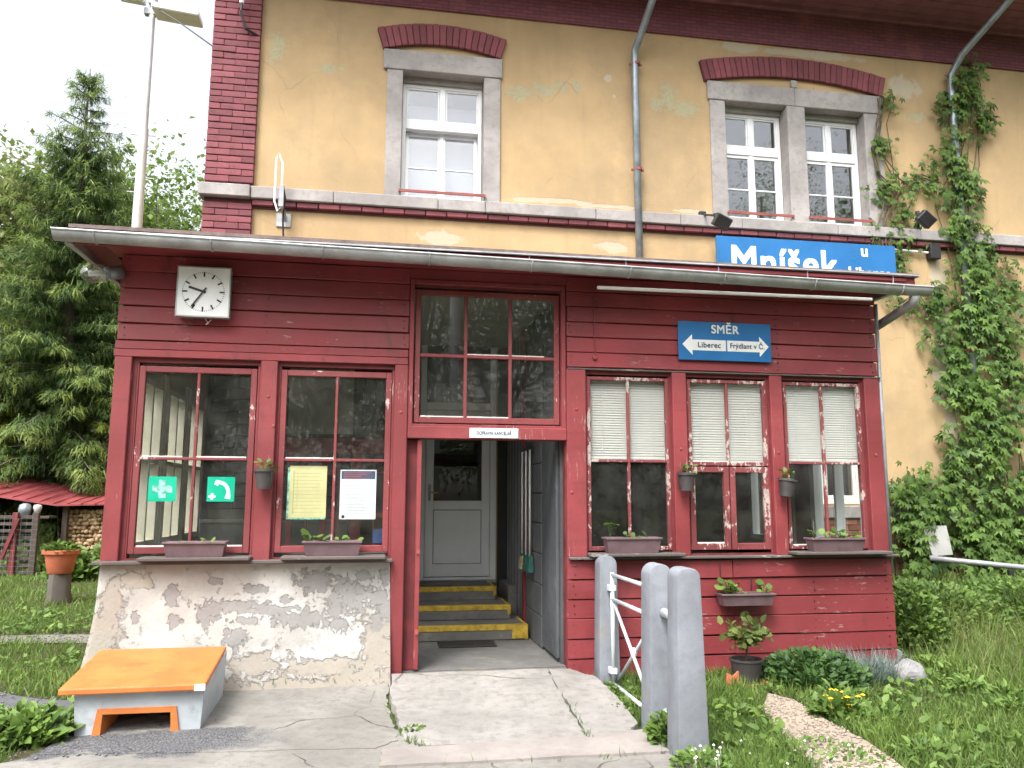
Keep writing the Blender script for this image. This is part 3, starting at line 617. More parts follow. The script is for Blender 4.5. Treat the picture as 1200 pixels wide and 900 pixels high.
for (y0, y1, z0, z1) in sideR:
    f = MB()
    for a, b in ((y0, y0+.05), (y1-.09, y1), ((y0+y1)/2-.018, (y0+y1)/2+.018)): f.box(XR-.13, XR-.03, a, b, z0, z1)
    for a, b in ((z0, z0+.06), (z1-.06, z1)): f.box(XR-.128, XR-.032, y0+.05, y1-.09, a, b)
    s = build(f, 'side_window', M['white'], hut, .003); build(MB().box(XR-.07, XR-.066, y0+.05, y1-.09, z0+.06, z1-.06), 'pane', M['glass'], s)
# inside: floor, ceiling, lining of the house wall, partitions
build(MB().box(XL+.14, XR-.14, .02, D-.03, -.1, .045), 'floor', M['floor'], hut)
build(MB().box(.16, 1.655, -.10, .02, -.12, .038), 'threshold', M['floor'], hut, .01)
build(MB().box(XL+.1, XR-.1, .102, D-.02, 3.42, 3.46), 'ceiling', M['ceil'], hut)
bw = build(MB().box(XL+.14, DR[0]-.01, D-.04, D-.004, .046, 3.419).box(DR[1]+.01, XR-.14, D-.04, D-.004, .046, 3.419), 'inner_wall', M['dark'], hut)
mD = [brick_mesh(.29, .135, .04, 60+i, .008) for i in range(2)]
for j in range(15):
    for i in range(6): link('brick', mD[(i+j) % 2], M['block'], bw, (-1.85+i*.30+(.15 if j % 2 else 0), D-.046, .85+j*.145))
build(MB().box(-2.0, -.35, D-.42, D-.06, 1.20, 1.24).box(-2.0, -.35, D-.40, D-.08, .05, 1.2), 'low_cupboard', M['greywall'], hut, .006)
scr = MB(); ys = 1.95
for x0, x1 in ((-.98, -.92), (-.62, -.56), (-.30, -.19), (.08, .15), (-.78, -.76), (-.44, -.42), (-.06, -.04)): scr.box(x0, x1, ys, ys+.06, .05, 2.12 if x1-x0 > .03 else 1.95)
scr.box(-1.0, .15, ys-.01, ys+.07, 1.98, 2.14); scr.box(-1.0, .15, ys+.01, ys+.05, 1.28, 1.33); scr.box(-1.0, .15, ys+.01, ys+.05, 1.76, 1.79); build(scr, 'glazed_screen', M['red_post'], hut, .003)
build(MB().box(-1.0, -.30, ys+.01, ys+.05, 2.19, 3.415), 'screen_board', M['ceil'], hut); build(MB().box(-1.0, .15, ys+.02, ys+.045, .05, .95), 'screen_board', M['greywall'], hut)
for i in range(4): build(MB().box(-.28+i*.11, -.20+i*.11, ys+.02, ys+.05, 2.15, 3.41), 'screen_slat', M['dark'], hut, .004)
# right wall of the vestibule: panel, painted blocks, red post, ribbed boards
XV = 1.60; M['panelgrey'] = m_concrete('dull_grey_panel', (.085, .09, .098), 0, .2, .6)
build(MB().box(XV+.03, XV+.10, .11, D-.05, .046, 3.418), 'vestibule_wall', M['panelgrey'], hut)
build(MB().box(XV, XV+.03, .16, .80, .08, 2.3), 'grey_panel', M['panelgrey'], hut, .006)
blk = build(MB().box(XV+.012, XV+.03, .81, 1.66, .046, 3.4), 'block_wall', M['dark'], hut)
for j in range(11):
    for i in range(2): build(MB().box(XV, XV+.02, .815+i*.425+(.0), .815+i*.425+.418, .05+j*.30, .05+j*.30+.293), 'block', M['block'], blk, .008)
build(MB().box(XV-.02, XV+.03, 1.70, 1.80, .05, 3.4), 'post', M['red_post'], hut, .005)
for i in range(11): build(MB().box(XV-.005, XV+.028, 1.84+i*.1, 1.92+i*.1, .05, 3.4), 'ribbed_board', M['block'] if i % 2 else M['greywall'], hut, .008)
build(MB().box(1.5, XV, 2.2, 2.95, .046, .50), 'stair_wall', M['step'], hut, .006)
# entrance steps with yellow edges
st = [(1.35, .195, W(618, 740, 1.35)[0]), (1.74, .345, W(598, 715, 1.74)[0]), (2.22, .49, W(581, 690, 2.22)[0])]
for i, (y, z, xe) in enumerate(st):
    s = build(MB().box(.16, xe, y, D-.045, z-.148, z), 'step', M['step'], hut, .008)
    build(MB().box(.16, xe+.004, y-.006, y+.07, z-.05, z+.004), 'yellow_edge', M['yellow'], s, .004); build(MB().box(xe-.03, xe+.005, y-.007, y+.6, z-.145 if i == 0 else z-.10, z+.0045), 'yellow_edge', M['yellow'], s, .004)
build(MB().box(st[0][2]-.16, st[0][2]+.006, 1.342, 1.36, .06, .199), 'yellow_edge', M['yellow'], s, .003)
# open door leaf folded back beside the left post
build(MB().box(.236, .325, .05, .075, .05, 2.0), 'door_panel', M['red_dark'], hut, .003); lfm = MB().box(.322, .362, -.004, .09, .06, 2.0)  # darker red on the panel paints in the shade of the recess
dl = build(lfm, 'door_leaf', M['red_post'], hut, .003); build(MB().box(.33, .36, -.02, -.012, 1.02, 1.06).box(.33, .36, -.02, -.012, .35, .39), 'hinge', M['rail'], dl)
# roof, eaves and gutter
rp = MB(); xa, xb = -2.50, 5.02
def rz(x): return 3.625-(x-xa)/(xb-xa)*.035
rp.add([(x, y, rz(x)+dz+(y+.42)*.05) for dz in (0, .03) for y in (-.42, 2.97) for x in (xa, xb)], [(0, 2, 3, 1), (4, 5, 7, 6), (0, 1, 5, 4), (2, 6, 7, 3), (0, 4, 6, 2), (1, 3, 7, 5)])
M['felt'] = simple('brown_roofing_felt', (.16, .12, .11), .9, .3, 12)
roof = build(rp, 'roof', M['felt'], hut)
build(MB().box(xa, xb, -.425, -.40, 3.60, 3.612), 'drip_edge', M['zinc'], roof)
build(MB().box(xa+.22, xb-.12, -.40, .10, 3.548, 3.58), 'soffit', M['red'], hut, .003)
build(MB().box(xa+.02, xb-.02, -.385, -.36, 3.50, 3.60), 'fascia', M['red'], hut, .003)
build(MB().box(xa-.02, xa+.03, -.41, 2.95, 3.49, 3.60), 'verge_board', M['zinc'], hut, .004); build(MB().box(xb-.05, xb, -.36, 2.95, 3.52, 3.585), 'verge_board', M['zinc'], hut, .004)
build(MB().box(xa+.03, xa+.22, -.36, 2.9, 3.55, 3.58), 'verge_soffit', M['red_dark'], hut)
gt = MB(); n = 10; ga = (-2.57, -.48, 3.565); gb = (5.06, -.48, 3.46)
def half(p, r0): return [(p[0], p[1]+r0*math.cos(math.pi*k/n), p[2]-r0*math.sin(math.pi*k/n)) for k in range(n+1)]
vs = half(ga, .075)+half(gb, .075)+half(ga, .066)+half(gb, .066); m = n+1
fs = [(k, k+1, m+k+1, m+k) for k in range(n)]+[(2*m+k, 3*m+k, 3*m+k+1, 2*m+k+1) for k in range(n)]+[(0, m, 3*m, 2*m), (n, 2*m+n, 3*m+n, m+n), tuple(range(m)), tuple(range(m, 2*m))]
gut = build(gt.add(vs, fs), 'gutter', M['zinc'], hut, smooth='auto')
build(MB().tube([(ga[0]-.005, -.553, ga[2]), (gb[0]+.005, -.553, gb[2])], .010, 6), 'gutter_bead', M['zinc'], gut)
for k in range(9):
    t = .04+k*.115; c = [ga[i]+(gb[i]-ga[i])*t for i in range(3)]
    build(MB().tube([(c[0], c[1]+.078*math.cos(math.pi*q/8), c[2]-.078*math.sin(math.pi*q/8)) for q in range(9)], .007, 5).bar((c[0], -.40, c[2]), (c[0], -.40, 3.60), .02, .006), 'bracket', M['zinc'], gut)
build(MB().tube([(4.92, -.48, 3.40), (4.93, -.42, 3.33), (4.97, .2, 3.24), (4.99, 2.6, 3.05), (5.0, 2.9, 2.95), (5.0, 2.92, .4)], .045, 10), 'downspout', M['zinc'], hut, smooth=True)
build(MB().tube([(4.84, .01, 3.42), (4.83, .01, .8)], .020, 8), 'conduit', M['steel'], hut, smooth=True)
ta, tb_ = W(700, 337, -.33), W(1022, 351, -.33); build(MB().bar((ta[0], -.33, ta[1]), (tb_[0], -.33, tb_[1]), .025, .028), 'strip_trim', M['whitesign'], hut, .004)
# small bolt heads on posts, cable on the right upper boards
for x, z in ((1.75, 2.30), (2.74, 1.95), (3.71, 1.93), (4.715, 1.92), (-.955, 2.35), (-.90, 2.1), (.17, 2.24), (1.70, 1.55)): build(MB().lathe([(0, .008), (.012, .006), (.014, 0)], (x, -.036, z), 8, 'y'), 'bolt', M['rail'], hut)
build(MB().tube([(1.93, -.035, 3.5), (1.925, -.035, 3.2), (1.93, -.035, 2.80)], .006, 5).lathe([(0, .02), (.022, .016), (.024, 0)], (1.93, -.03, 2.78), 8, 'y'), 'cable', M['red_post'], hut)
# ---------------------------------------------------------------- plants helpers
def tri_leaf(kind):
    """leaf templates: verts in (x across, y along, z up), triangles"""
    if kind == 'blade': return np.array([(-.5, 0, 0), (.5, 0, 0), (-.35, .5, .0), (.35, .5, .0), (0, 1, 0)], float), np.array([(0, 1, 3), (0, 3, 2), (2, 3, 4)])
    if kind == 'diamond': return np.array([(0, 0, 0), (-.32, .5, .04), (.32, .5, .04), (0, 1, -.12)], float), np.array([(0, 2, 1), (1, 2, 3)])
    if kind == 'oval': return np.array([(0, 0, 0), (-.3, .3, .05), (0, .35, -.04), (.3, .3, .05), (-.25, .7, .03), (0, .7, -.05), (.25, .7, .03), (0, 1, -.1)], float), np.array([(0, 2, 1), (0, 3, 2), (1, 2, 5), (1, 5, 4), (2, 3, 6), (2, 6, 5), (4, 5, 7), (5, 6, 7)])
    if kind == 'creeper':
        out = [(0, 0, 0)]; T = []; 
        for a, L in ((-75, .55), (-38, .85), (0, 1.), (38, .85), (75, .55)):
            c, s = math.cos(R(a)), math.sin(R(a)); k = len(out)
            def q(u, v, w): return (u*c+v*s, v*c-u*s, w)
            out += [q(-.17*L, .55*L, .03), q(.17*L, .55*L, .03), q(0, L, -.10)]
            T += [(0, k+1, k), (k, k+1, k+2)]
        return np.array(out, float), np.array(T)
    if kind == 'round':
        out = [(0, 0, 0)]+[(.5*math.sin(t), .5-.5*math.cos(t), .06*math.sin(3*t)) for t in np.linspace(.35, 2*math.pi-.35, 8)]
        return np.array(out, float), np.array([(0, i+1, i) for i in range(1, 8)])
def orient(n, d, up, jit):
    """rotation matrices with y along d and z near up, with jitter"""
    d = d + rng.normal(0, jit, (n, 3)); d /= np.linalg.norm(d, axis=1)[:, None]
    up = up + rng.normal(0, jit, (n, 3)); x = np.cross(d, up); x /= np.linalg.norm(x, axis=1)[:, None]+1e-9; z = np.cross(x, d)
    return np.stack([x, d, z], 2)
def scatter(kind, P, Dv, U, size, width=1., jit=.3, bend=0.):
    T, Fc = tri_leaf(kind); n = len(P); T = T.copy(); T[:, 0] *= width
    Rm = orient(n, np.broadcast_to(Dv, (n, 3)), np.broadcast_to(U, (n, 3)), jit)
    sz = np.broadcast_to(size, (n,)); L = T[None]*sz[:, None, None]
    if bend: L = L.copy(); L[:, :, 2] -= bend*(T[None, :, 1]**2)*sz[:, None]
    V = np.einsum('nij,nkj->nki', Rm, L)+P[:, None]; F = (Fc[None]+np.arange(n)[:, None, None]*len(T)).reshape(-1, 3)
    return V.reshape(-1, 3), F, len(T)
class Leaves:
    def __init__(s): s.V = []; s.F = []; s.a = []; s.n = 0
    def add(s, kind, P, Dv, U, size, width=1., jit=.3, bend=0., var=None):
        P = np.asarray(P, float).reshape(-1, 3)
        if len(P) == 0: return
        V, F, k = scatter(kind, P, np.asarray(Dv, float), np.asarray(U, float), size, width, jit, bend)
        v = rng.random(len(P)) if var is None else np.broadcast_to(var, (len(P),)); s.V.append(V); s.F.append(F+s.n); s.a.append(np.repeat(v, k)); s.n += len(V)
    def build(s, name, m, parent=None): return arrays(name, np.concatenate(s.V), np.concatenate(s.F), m, parent, np.concatenate(s.a))
M['leaf_fresh'] = leafmat('fresh_leaf', (.06, .12, .022), (.20, .31, .065))
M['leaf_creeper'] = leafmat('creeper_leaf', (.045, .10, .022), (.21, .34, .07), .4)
M['leaf_olive'] = leafmat('olive_leaf', (.05, .085, .02), (.22, .26, .07))
M['stem'] = simple('plant_stem', (.10, .075, .04), .8, .2)
M['greenstem'] = simple('green_stem', (.10, .17, .04), .7, .2)

# ---------------------------------------------------------------- things on the porch
# station clock
y = -.05; c = empty('station_clock', (-1.51, -.03, 3.0), 'square white station clock with black hands under the porch eave', 'clock')
cx, cz, hs_ = -1.508, 3.214, .213
build(MB().box(cx-hs_, cx+hs_, -.13, -.045, cz-hs_, cz+hs_), 'case', M['steel'], c, .008); fr = MB(); rect_frame(fr, cx-hs_-.004, cx+hs_+.004, cz-hs_-.004, cz+hs_+.004, .010, -.142, -.12); build(fr, 'rim', M['zinc'], c)
build(MB().box(cx-hs_+.006, cx+hs_-.006, -.137, -.131, cz-hs_+.006, cz+hs_-.006), 'dial', M['whitesign'], c)
for k in range(12):
    a = R(30*k); r0, r1 = .130, .172; build(MB().bar((cx+r0*math.sin(a), -.1385, cz+r0*math.cos(a)), (cx+r1*math.sin(a), -.1385, cz+r1*math.cos(a)), .003, .013, up=(math.cos(a), 0, -math.sin(a))), 'hour_mark', M['black'], c)
mk = MB()
for k in range(60):
    if k % 5: a = R(6*k); mk.bar((cx+.163*math.sin(a), -.1382, cz+.163*math.cos(a)), (cx+.172*math.sin(a), -.1382, cz+.172*math.cos(a)), .002, .004, up=(math.cos(a), 0, -math.sin(a)))
build(mk, 'minute_marks', M['black'], c)
def hand(name, ang, l, back, w, yy): a = R(ang); build(MB().bar((cx-back*math.sin(a), yy, cz-back*math.cos(a)), (cx+l*math.sin(a), yy, cz+l*math.cos(a)), .004, w, up=(math.cos(a), 0, -math.sin(a))), name, M['black'], c)
hand('hour_hand', 288, .125, .02, .019, -.1425); hand('minute_hand', 214, .158, .04, .012, -.148)
build(MB().tube([(cx+.01, -.06, cz-hs_-.002), (cx+.04, -.07, cz-hs_-.045), (cx+.02, -.07, cz-hs_-.055), (cx+.06, -.06, cz-hs_-.01)], .003, 5), 'wire', M['whitesign'], c)
# direction sign
sx0, sx1, sz0, sz1 = 2.735, 3.668, 2.785, 3.155; yy = -.045
s = empty('direction_sign', (3.2, yy, 2.97), 'blue enamel direction sign with two white arrows on the red boards', 'sign')
build(MB().box(sx0, sx1, yy-.012, yy, sz0, sz1), 'plate', M['bluesign'], s, .003)
za = sz0+.125; ym = yy-.0145
def arrow(pts): build(MB().prism([(sx0+u*(sx1-sx0), sz0+v*(sz1-sz0)) for u, v in pts], ym, yy-.0122), 'arrow', M['whitesign'], s)
arrow([(.04, .40), (.145, .66), (.145, .53), (.505, .53), (.505, .25), (.145, .25), (.145, .13)]); arrow([(.52, .53), (.87, .53), (.87, .66), (.97, .40), (.87, .13), (.87, .25), (.52, .25)])
def letters(t, size, x, z, y, mat, parent, bold=0, sq=1., align='CENTER'):
    me = text_mesh(t, size, bold, align, sq); me.materials.clear(); return link('lettering', me, mat, parent, (x, y, z))
letters('SMĚR', .112, sx0+.50*(sx1-sx0), sz0+.80*(sz1-sz0), ym, M['whitesign'], s, .0022, .98)
letters('Liberec', .074, sx0+.325*(sx1-sx0), sz0+.39*(sz1-sz0), ym-.002, M['ink'], s, .0004); letters('Frýdlant v Č.', .070, sx0+.735*(sx1-sx0), sz0+.39*(sz1-sz0), ym-.002, M['ink'], s, .0004, .9)
# office plate over the door
s = empty('office_plate', (1.0, -.045, 2.065), 'small white enamel plate lettered for the traffic office above the doorway', 'sign')
build(MB().box(.775, 1.212, -.052, -.042, 2.022, 2.108), 'plate', M['whitesign'], s, .003)
letters('DOPRAVNÍ KANCELÁŘ', .046, .993, 2.064, -.0535, M['ink'], s, .0004, .62)
for x in (.787, 1.20): build(MB().lathe([(0, .003), (.005, .002), (.006, 0)], (x, -.052, 2.07), 8, 'y'), 'screw', M['steel'], s)
# station name board on the house wall
nx0, nx1, nz0, nz1 = 4.48, 7.18, 4.50, 5.07; yy = D-.14
s = empty('name_board', (5.8, yy, 4.7), 'large blue station name board with white lettering above the porch roof', 'sign')
build(MB().box(nx0, nx1, yy, yy+.04, nz0, nz1), 'plate', M['bluesign'], s, .004)
letters('Mníšek', .58, nx0+.12+.86, 4.715, yy-.002, M['whitesign'], s, .011, .92); letters('u', .24, nx0+.82*2.70, 4.965, yy-.002, M['whitesign'], s, .006); letters('Liberce', .21, nx0+.845*2.70, 4.645, yy-.002, M['whitesign'], s, .006)
for x in (5.0, 6.6): build(MB().box(x, x+.04, yy+.04, D-.03, 4.52, 5.0), 'bracket', M['steel'], s)
# stickers and notices inside the left windows
M['green'] = simple('green_film', (.0, .36, .22), .4, .06)
s = empty('first_aid_sticker', (-1.775, .02, 1.46), 'green first aid sticker with faded white cross in the window', 'sticker'); build(MB().box(-1.885, -1.665, .0245, .0262, 1.46, 1.665), 'film', M['green'], s)
M['fadewhite'] = simple('faded_white_film', (.22, .52, .42), .5, .6, 30)
build(MB().prism([(-1.775+u, 1.5625+v) for u, v in ((-.028, -.075), (.028, -.075), (.028, -.028), (.078, -.028), (.078, .028), (.028, .028), (.028, .075), (-.028, .075), (-.028, .028), (-.078, .028), (-.078, -.028), (-.028, -.028))], .0232, .0244), 'cross', M['fadewhite'], s)
s = empty('phone_sticker', (-1.31, .02, 1.46), 'green emergency telephone sticker with white receiver in the window', 'sticker'); build(MB().box(-1.42, -1.20, .0245, .0262, 1.46, 1.665), 'film', M['green'], s)
cc = [(-1.335+.10*math.cos(t), 1.535+.10*math.sin(t)) for t in np.linspace(R(-28), R(85), 9)]; ci = [(-1.335+.072*math.cos(t), 1.535+.072*math.sin(t)) for t in np.linspace(R(85), R(-28), 9)]
build(MB().prism([(x, z) for x, z in cc+ci], .0232, .0244).prism([(-1.335+u, 1.635+v) for u, v in ((-.03, -.03), (.0, -.045), (.01, -.0), (-.015, .005))], .0230, .0244).prism([(-1.245+u, 1.49+v) for u, v in ((-.03, -.005), (.012, -.01), (.015, .03), (-.025, .025))], .0230, .0244), 'receiver', M['whitesign'], s)
build(MB().prism([(-1.378+u, 1.502+v) for u, v in ((-.009, -.027), (.009, -.027), (.009, -.009), (.027, -.009), (.027, .009), (.009, .009), (.009, .027), (-.009, .027), (-.009, .009), (-.027, .009), (-.027, -.009), (-.009, -.009))], .0232, .0244), 'cross', M['whitesign'], s)
def paper_mat(name, base, header=None, lines=.0):
    return simple(name, base, .7, .03, 4, .05)
M['ypaper'] = simple('yellowed_paper', (.56, .53, .27), .7, .08, 5); M['wpaper'] = simple('white_paper', (.70, .71, .74), .6, .03); M['navy'] = simple('navy_print', (.03, .06, .12), .7, .1); M['textgrey'] = simple('grey_print', (.30, .31, .34), .8, .1); M['textyel'] = simple('faded_print', (.36, .34, .17), .8, .1); M['redprint'] = simple('red_print', (.40, .07, .07), .8, .1)
s = empty('yellow_notice', (-.60, .04, 1.32), 'yellowed paper timetable sheet taped inside the window', 'notice'); build(MB().box(-.755, -.445, .041, .043, 1.325, 1.765), 'sheet', M['ypaper'], s)
build(MB().box(-.772, -.45, .0435, .0445, 1.312, 1.752), 'plastic_sleeve', M['fadewhite'], s)
t = MB(); [t.box(-.72, -.47-random.uniform(0, .04), .0398, .0408, 1.70-i*.03, 1.703-i*.03) for i in range(12)]; t.box(-.724, -.718, .0397, .0408, 1.36, 1.72); t.box(-.69, -.688, .0397, .0408, 1.40, 1.70); build(t, 'print', M['textyel'], s)
s = empty('white_notice', (-.18, .04, 1.31), 'white printed notice with dark blue heading inside the window', 'notice'); build(MB().box(-.332, -.025, .041, .043, 1.312, 1.735), 'sheet', M['wpaper'], s)
build(MB().box(-.322, -.035, .0396, .0408, 1.655, 1.725), 'heading', M['navy'], s); t = MB(); [t.box(-.305, -.305+w, .0386, .0394, 1.708-i*.016, 1.713-i*.016) for i, w in enumerate((.24, .20, .15, .22))]; build(t, 'heading_print', M['redprint'], s)
t = MB(); [t.box(-.305, -.06-random.uniform(0, .09), .0400, .0408, 1.635-i*.0125, 1.638-i*.0125) for i in range(23) if i not in (7, 14)]; t.lathe([(.0, .001), (.014, .001)], (-.30, .040, 1.335), 10, 'y'); build(t, 'print', M['textgrey'], s)
M['binder'] = simple('blue_binder', (.03, .09, .26), .5, .1)
build(MB().box(-.045, .04, .16, .34, 1.10, 1.22), 'binder_box', M['binder'], tag(empty('blue_box', (0, .25, 1.05), 'small blue box on the ledge behind the white notice', 'box')), .004)
build(MB().box(-.9, .1, .12, .36, 1.02, 1.05), 'inner_shelf', M['greywall'], hut)
# planters
M['mauve'] = simple('mauve_brown_plastic', (.135, .085, .095), .5, .15, 8, .05, dirt=.3); M['potblack'] = simple('dark_plastic_pot', (.05, .045, .045), .5, .2, 8)
def trough(x0, x1, z0, z1, yf, yb, label, plants, cat='flower box'):
    e = empty('flower_box', ((x0+x1)/2, (yf+yb)/2, z0), label, cat, 'flower boxes on the porch'); k = .022
    out = [(x0+k, yf+k, z0), (x1-k, yf+k, z0), (x1-k, yb-k, z0), (x0+k, yb-k, z0)]; top = [(x0, yf, z1), (x1, yf, z1), (x1, yb, z1), (x0, yb, z1)]
    it = [(x0+.012, yf+.012, z1), (x1-.012, yf+.012, z1), (x1-.012, yb-.012, z1), (x0+.012, yb-.012, z1)]; ib = [(x, yq, z1-.03) for x, yq, z in it]
    mb = MB().add(out+top+it+ib, [(3, 2, 1, 0)]+[(i, (i+1) % 4, 4+(i+1) % 4, 4+i) for i in range(4)]+[(4+i, 4+(i+1) % 4, 8+(i+1) % 4, 8+i) for i in range(4)]+[(8+i, 8+(i+1) % 4, 12+(i+1) % 4, 12+i) for i in range(4)]+[(12, 13, 14, 15)])
    b = build(mb, 'trough', M['mauve'], e); rim = MB()
    rim.box(x0-.008, x1+.008, yf-.010, yf+.010, z1-.012, z1+.006).box(x0-.008, x1+.008, yb-.010, yb+.010, z1-.012, z1+.006).box(x0-.009, x0+.010, yf+.01, yb-.01, z1-.011, z1+.005).box(x1-.010, x1+.009, yf+.01, yb-.01, z1-.011, z1+.005); build(rim, 'rim', M['mauve'], e, .003)
    build(MB().box(x0+.014, x1-.014, yf+.014, yb-.014, z1-.028, z1-.012), 'soil', M['soil'], e)
    for (u, h, n, sz) in plants:
        px = x0+(x1-x0)*u; pyy = (yf+yb)/2; stm = MB(); L = Leaves(); r = random.Random(int(u*1000)+int(x0*77))
        for i in range(n):
            a = r.uniform(0, 6.28); rr = r.uniform(.01, .05); hh = h*r.uniform(.45, 1.); tp = (px+rr*math.cos(a), pyy+rr*math.sin(a)*.8, z1-.02+hh)
            stm.tube([(px, pyy, z1-.025), ((px+tp[0])/2, (pyy+tp[1])/2, z1-.02+hh*.6), tp], .003, 4)
            L.add('round', [tp], (math.cos(a), math.sin(a)-.5, .15), (0, -.5, 1), sz*r.uniform(.7, 1.15), 1.1, .25)
        pl = build(stm, 'seedling', M['greenstem'], e); tag(L.build('leaves', M['leaf_fresh'], pl), kind='stuff')
    return e
trough(-1.69, -1.215, 1.020, 1.135, -.19, -.05, 'mauve flower box on the sill below the green stickers', [(.35, .03, 3, .04), (.72, .05, 3, .05), (.5, .02, 2, .03)])
trough(-.605, -.135, 1.020, 1.135, -.19, -.05, 'mauve flower box on the sill below the two paper notices', [(.12, .08, 6, .07), (.3, .07, 5, .075), (.62, .07, 4, .05), (.85, .04, 2, .06)])
trough(1.975, 2.475, 1.020, 1.150, -.19, -.05, 'mauve flower box with a tall seedling on the sill beside the doorway', [(.1, .15, 4, .08), (.42, .06, 4, .05), (.55, .04, 3, .045), (.78, .06, 2, .05)])
tr4 = trough(3.92, 4.45, 1.020, 1.135, -.19, -.05, 'mauve flower box with a stick on the corner window sill', [(.12, .09, 5, .06), (.4, .07, 4, .06), (.6, .10, 5, .08), (.8, .07, 4, .07)])
build(MB().tube([(3.98, -.12, 1.11), (3.985, -.10, 1.30)], .006, 5), 'stick', M['sillwood'], tr4)
tr5 = trough(3.02, 3.515, .555, .655, -.22, -.07, 'mauve flower box hung on the lower red boards', [(.15, .12, 8, .085), (.27, .10, 6, .07), (.5, .05, 3, .05), (.85, .10, 6, .07)])
build(MB().tube([(3.08, -.05, .60), (3.075, -.052, .9)], .004, 5).tube([(3.37, -.05, .60), (3.375, -.052, .80)], .004, 5), 'hanger', M['black'], tr5)
def wall_pot(x, z, label, tilt=0., flower=False):
    e = empty('hanging_pot', (x, -.10, z), label, 'flower pot', 'small pots hung on the posts')
    build(MB().lathe([(.058, 0), (.078, .14), (.088, .142), (.088, .162), (.076, .164), (.074, .13), (0, .13)], (x, -.125, z), 16), 'pot', M['potblack'], e, smooth='auto'); build(MB().lathe([(.074, .131), (.072, .140), (0, .142)], (x, -.125, z), 12), 'soil', M['soil'], e)
    build(MB().bar((x, -.036, z+.10), (x, -.06, z+.15), .03, .008), 'hook', M['steel'], e)
    L = Leaves(); n = 26; a = rng.uniform(0, 6.28, n); rr = rng.uniform(0, .06, n); P = np.stack([x+rr*np.cos(a), -.125+rr*np.sin(a), z+.14+rng.uniform(0, .09, n)], 1)
    L.add('oval', P, np.stack([np.cos(a), np.sin(a), np.full(n, .6)], 1), (0, 0, 1), rng.uniform(.03, .065, n), 1.2, .5); L.build('foliage', M['leaf_olive'], e)
    if tilt: e.rotation_euler = (0, tilt, 0)
wall_pot(-.945, 1.565, 'small dark pot hung between the two left windows'); wall_pot(2.748, 1.565, 'small dark pot on the post beside the casement window'); wall_pot(3.715, 1.515, 'small tilted dark pot on the post beside the corner window', R(9))
# venetian blinds
M['slat'] = simple('cream_blind_slat', (.52, .51, .48), .5, .05, 3)
def blind(x0, x1, z0, z1, label):
    e = empty('venetian_blind', ((x0+x1)/2, .072, z0), label, 'blind', 'venetian blinds in the office windows'); n = 31; h = (z1-z0)/n
    me = None; mb = MB(); w = x1-x0
    for k, (a, zz) in enumerate(((-.007, -.0115), (-.003, .001), (.006, .0118))): mb.v += [(-w/2, a, zz), (w/2, a, zz)]
    mb.f = [(0, 1, 3, 2), (2, 3, 5, 4)]
    me = bpy.data.meshes.new('slat'); me.from_pydata(mb.v, [], mb.f); me.update(); me.materials.append(M['slat'])
    for i in range(n): o = link('slat', me, None, e, ((x0+x1)/2, .072, z0+h*(i+.5))); o.rotation_euler = (R(4)+random.uniform(-.05, .05), random.uniform(-.002, .002), 0)
    build(MB().box(x0, x1, .06, .084, z1, z1+.03), 'head_rail', M['slat'], e); build(MB().box(x0, x1, .062, .082, z0-.012, z0), 'bottom_rail', M['slat'], e)
    t = MB(); [t.tube([(x, .0605, z1), (x, .0605, z0)], .0016, 4) for x in (x0+.12, x1-.12, (x0+x1)/2)]; build(t, 'cord', M['slat'], e)
blind(1.90, 2.63, 1.865, 2.585, 'closed cream venetian blind in the window beside the doorway'); blind(2.855, 3.60, 1.835, 2.585, 'closed cream venetian blind above the pair of casements'); blind(3.83, 4.59, 1.865, 2.575, 'closed cream venetian blind in the corner window')
# curtain of the office, desk, so the rooms are not bare
build(MB().box(1.72, 4.6, 2.0, 2.9, .78, .82).box(1.76, 1.82, 2.05, 2.85, .05, .78).box(4.45, 4.55, 2.05, 2.85, .05, .78), 'desk_top', M['greywall'], empty('office_desk', (3.1, 2.4, .05), 'dark office desk inside behind the right windows', 'desk'), .005)
# corner lamp
lx, lz = W(106, 322, -.12)
e = empty('corner_lamp', (-2.22, -.06, 3.35), 'round glass outdoor lamp under the left porch eave', 'lamp'); M['lampglass'] = glassmat('lamp_glass', 2.2, (.8, .83, .82), .12, .05)
build(MB().tube([(-2.20, -.02, 3.38), (-2.27, -.07, 3.36), (-2.31, -.09, 3.35)], [.06, .055, .05], 12), 'holder', M['pipegrey'], e, smooth=True); build(MB().tube([(-2.28, -.075, 3.355), (-2.33, -.10, 3.345), (-2.40, -.13, 3.33), (-2.45, -.15, 3.32), (-2.475, -.16, 3.315)], [.062, .075, .078, .06, .02], 14), 'glass', M['lampglass'], e, smooth=True)
build(MB().tube([(-2.31, -.09, 3.35), (-2.42, -.14, 3.325)], .022, 8), 'bulb', M['whitesign'], e, smooth=True)
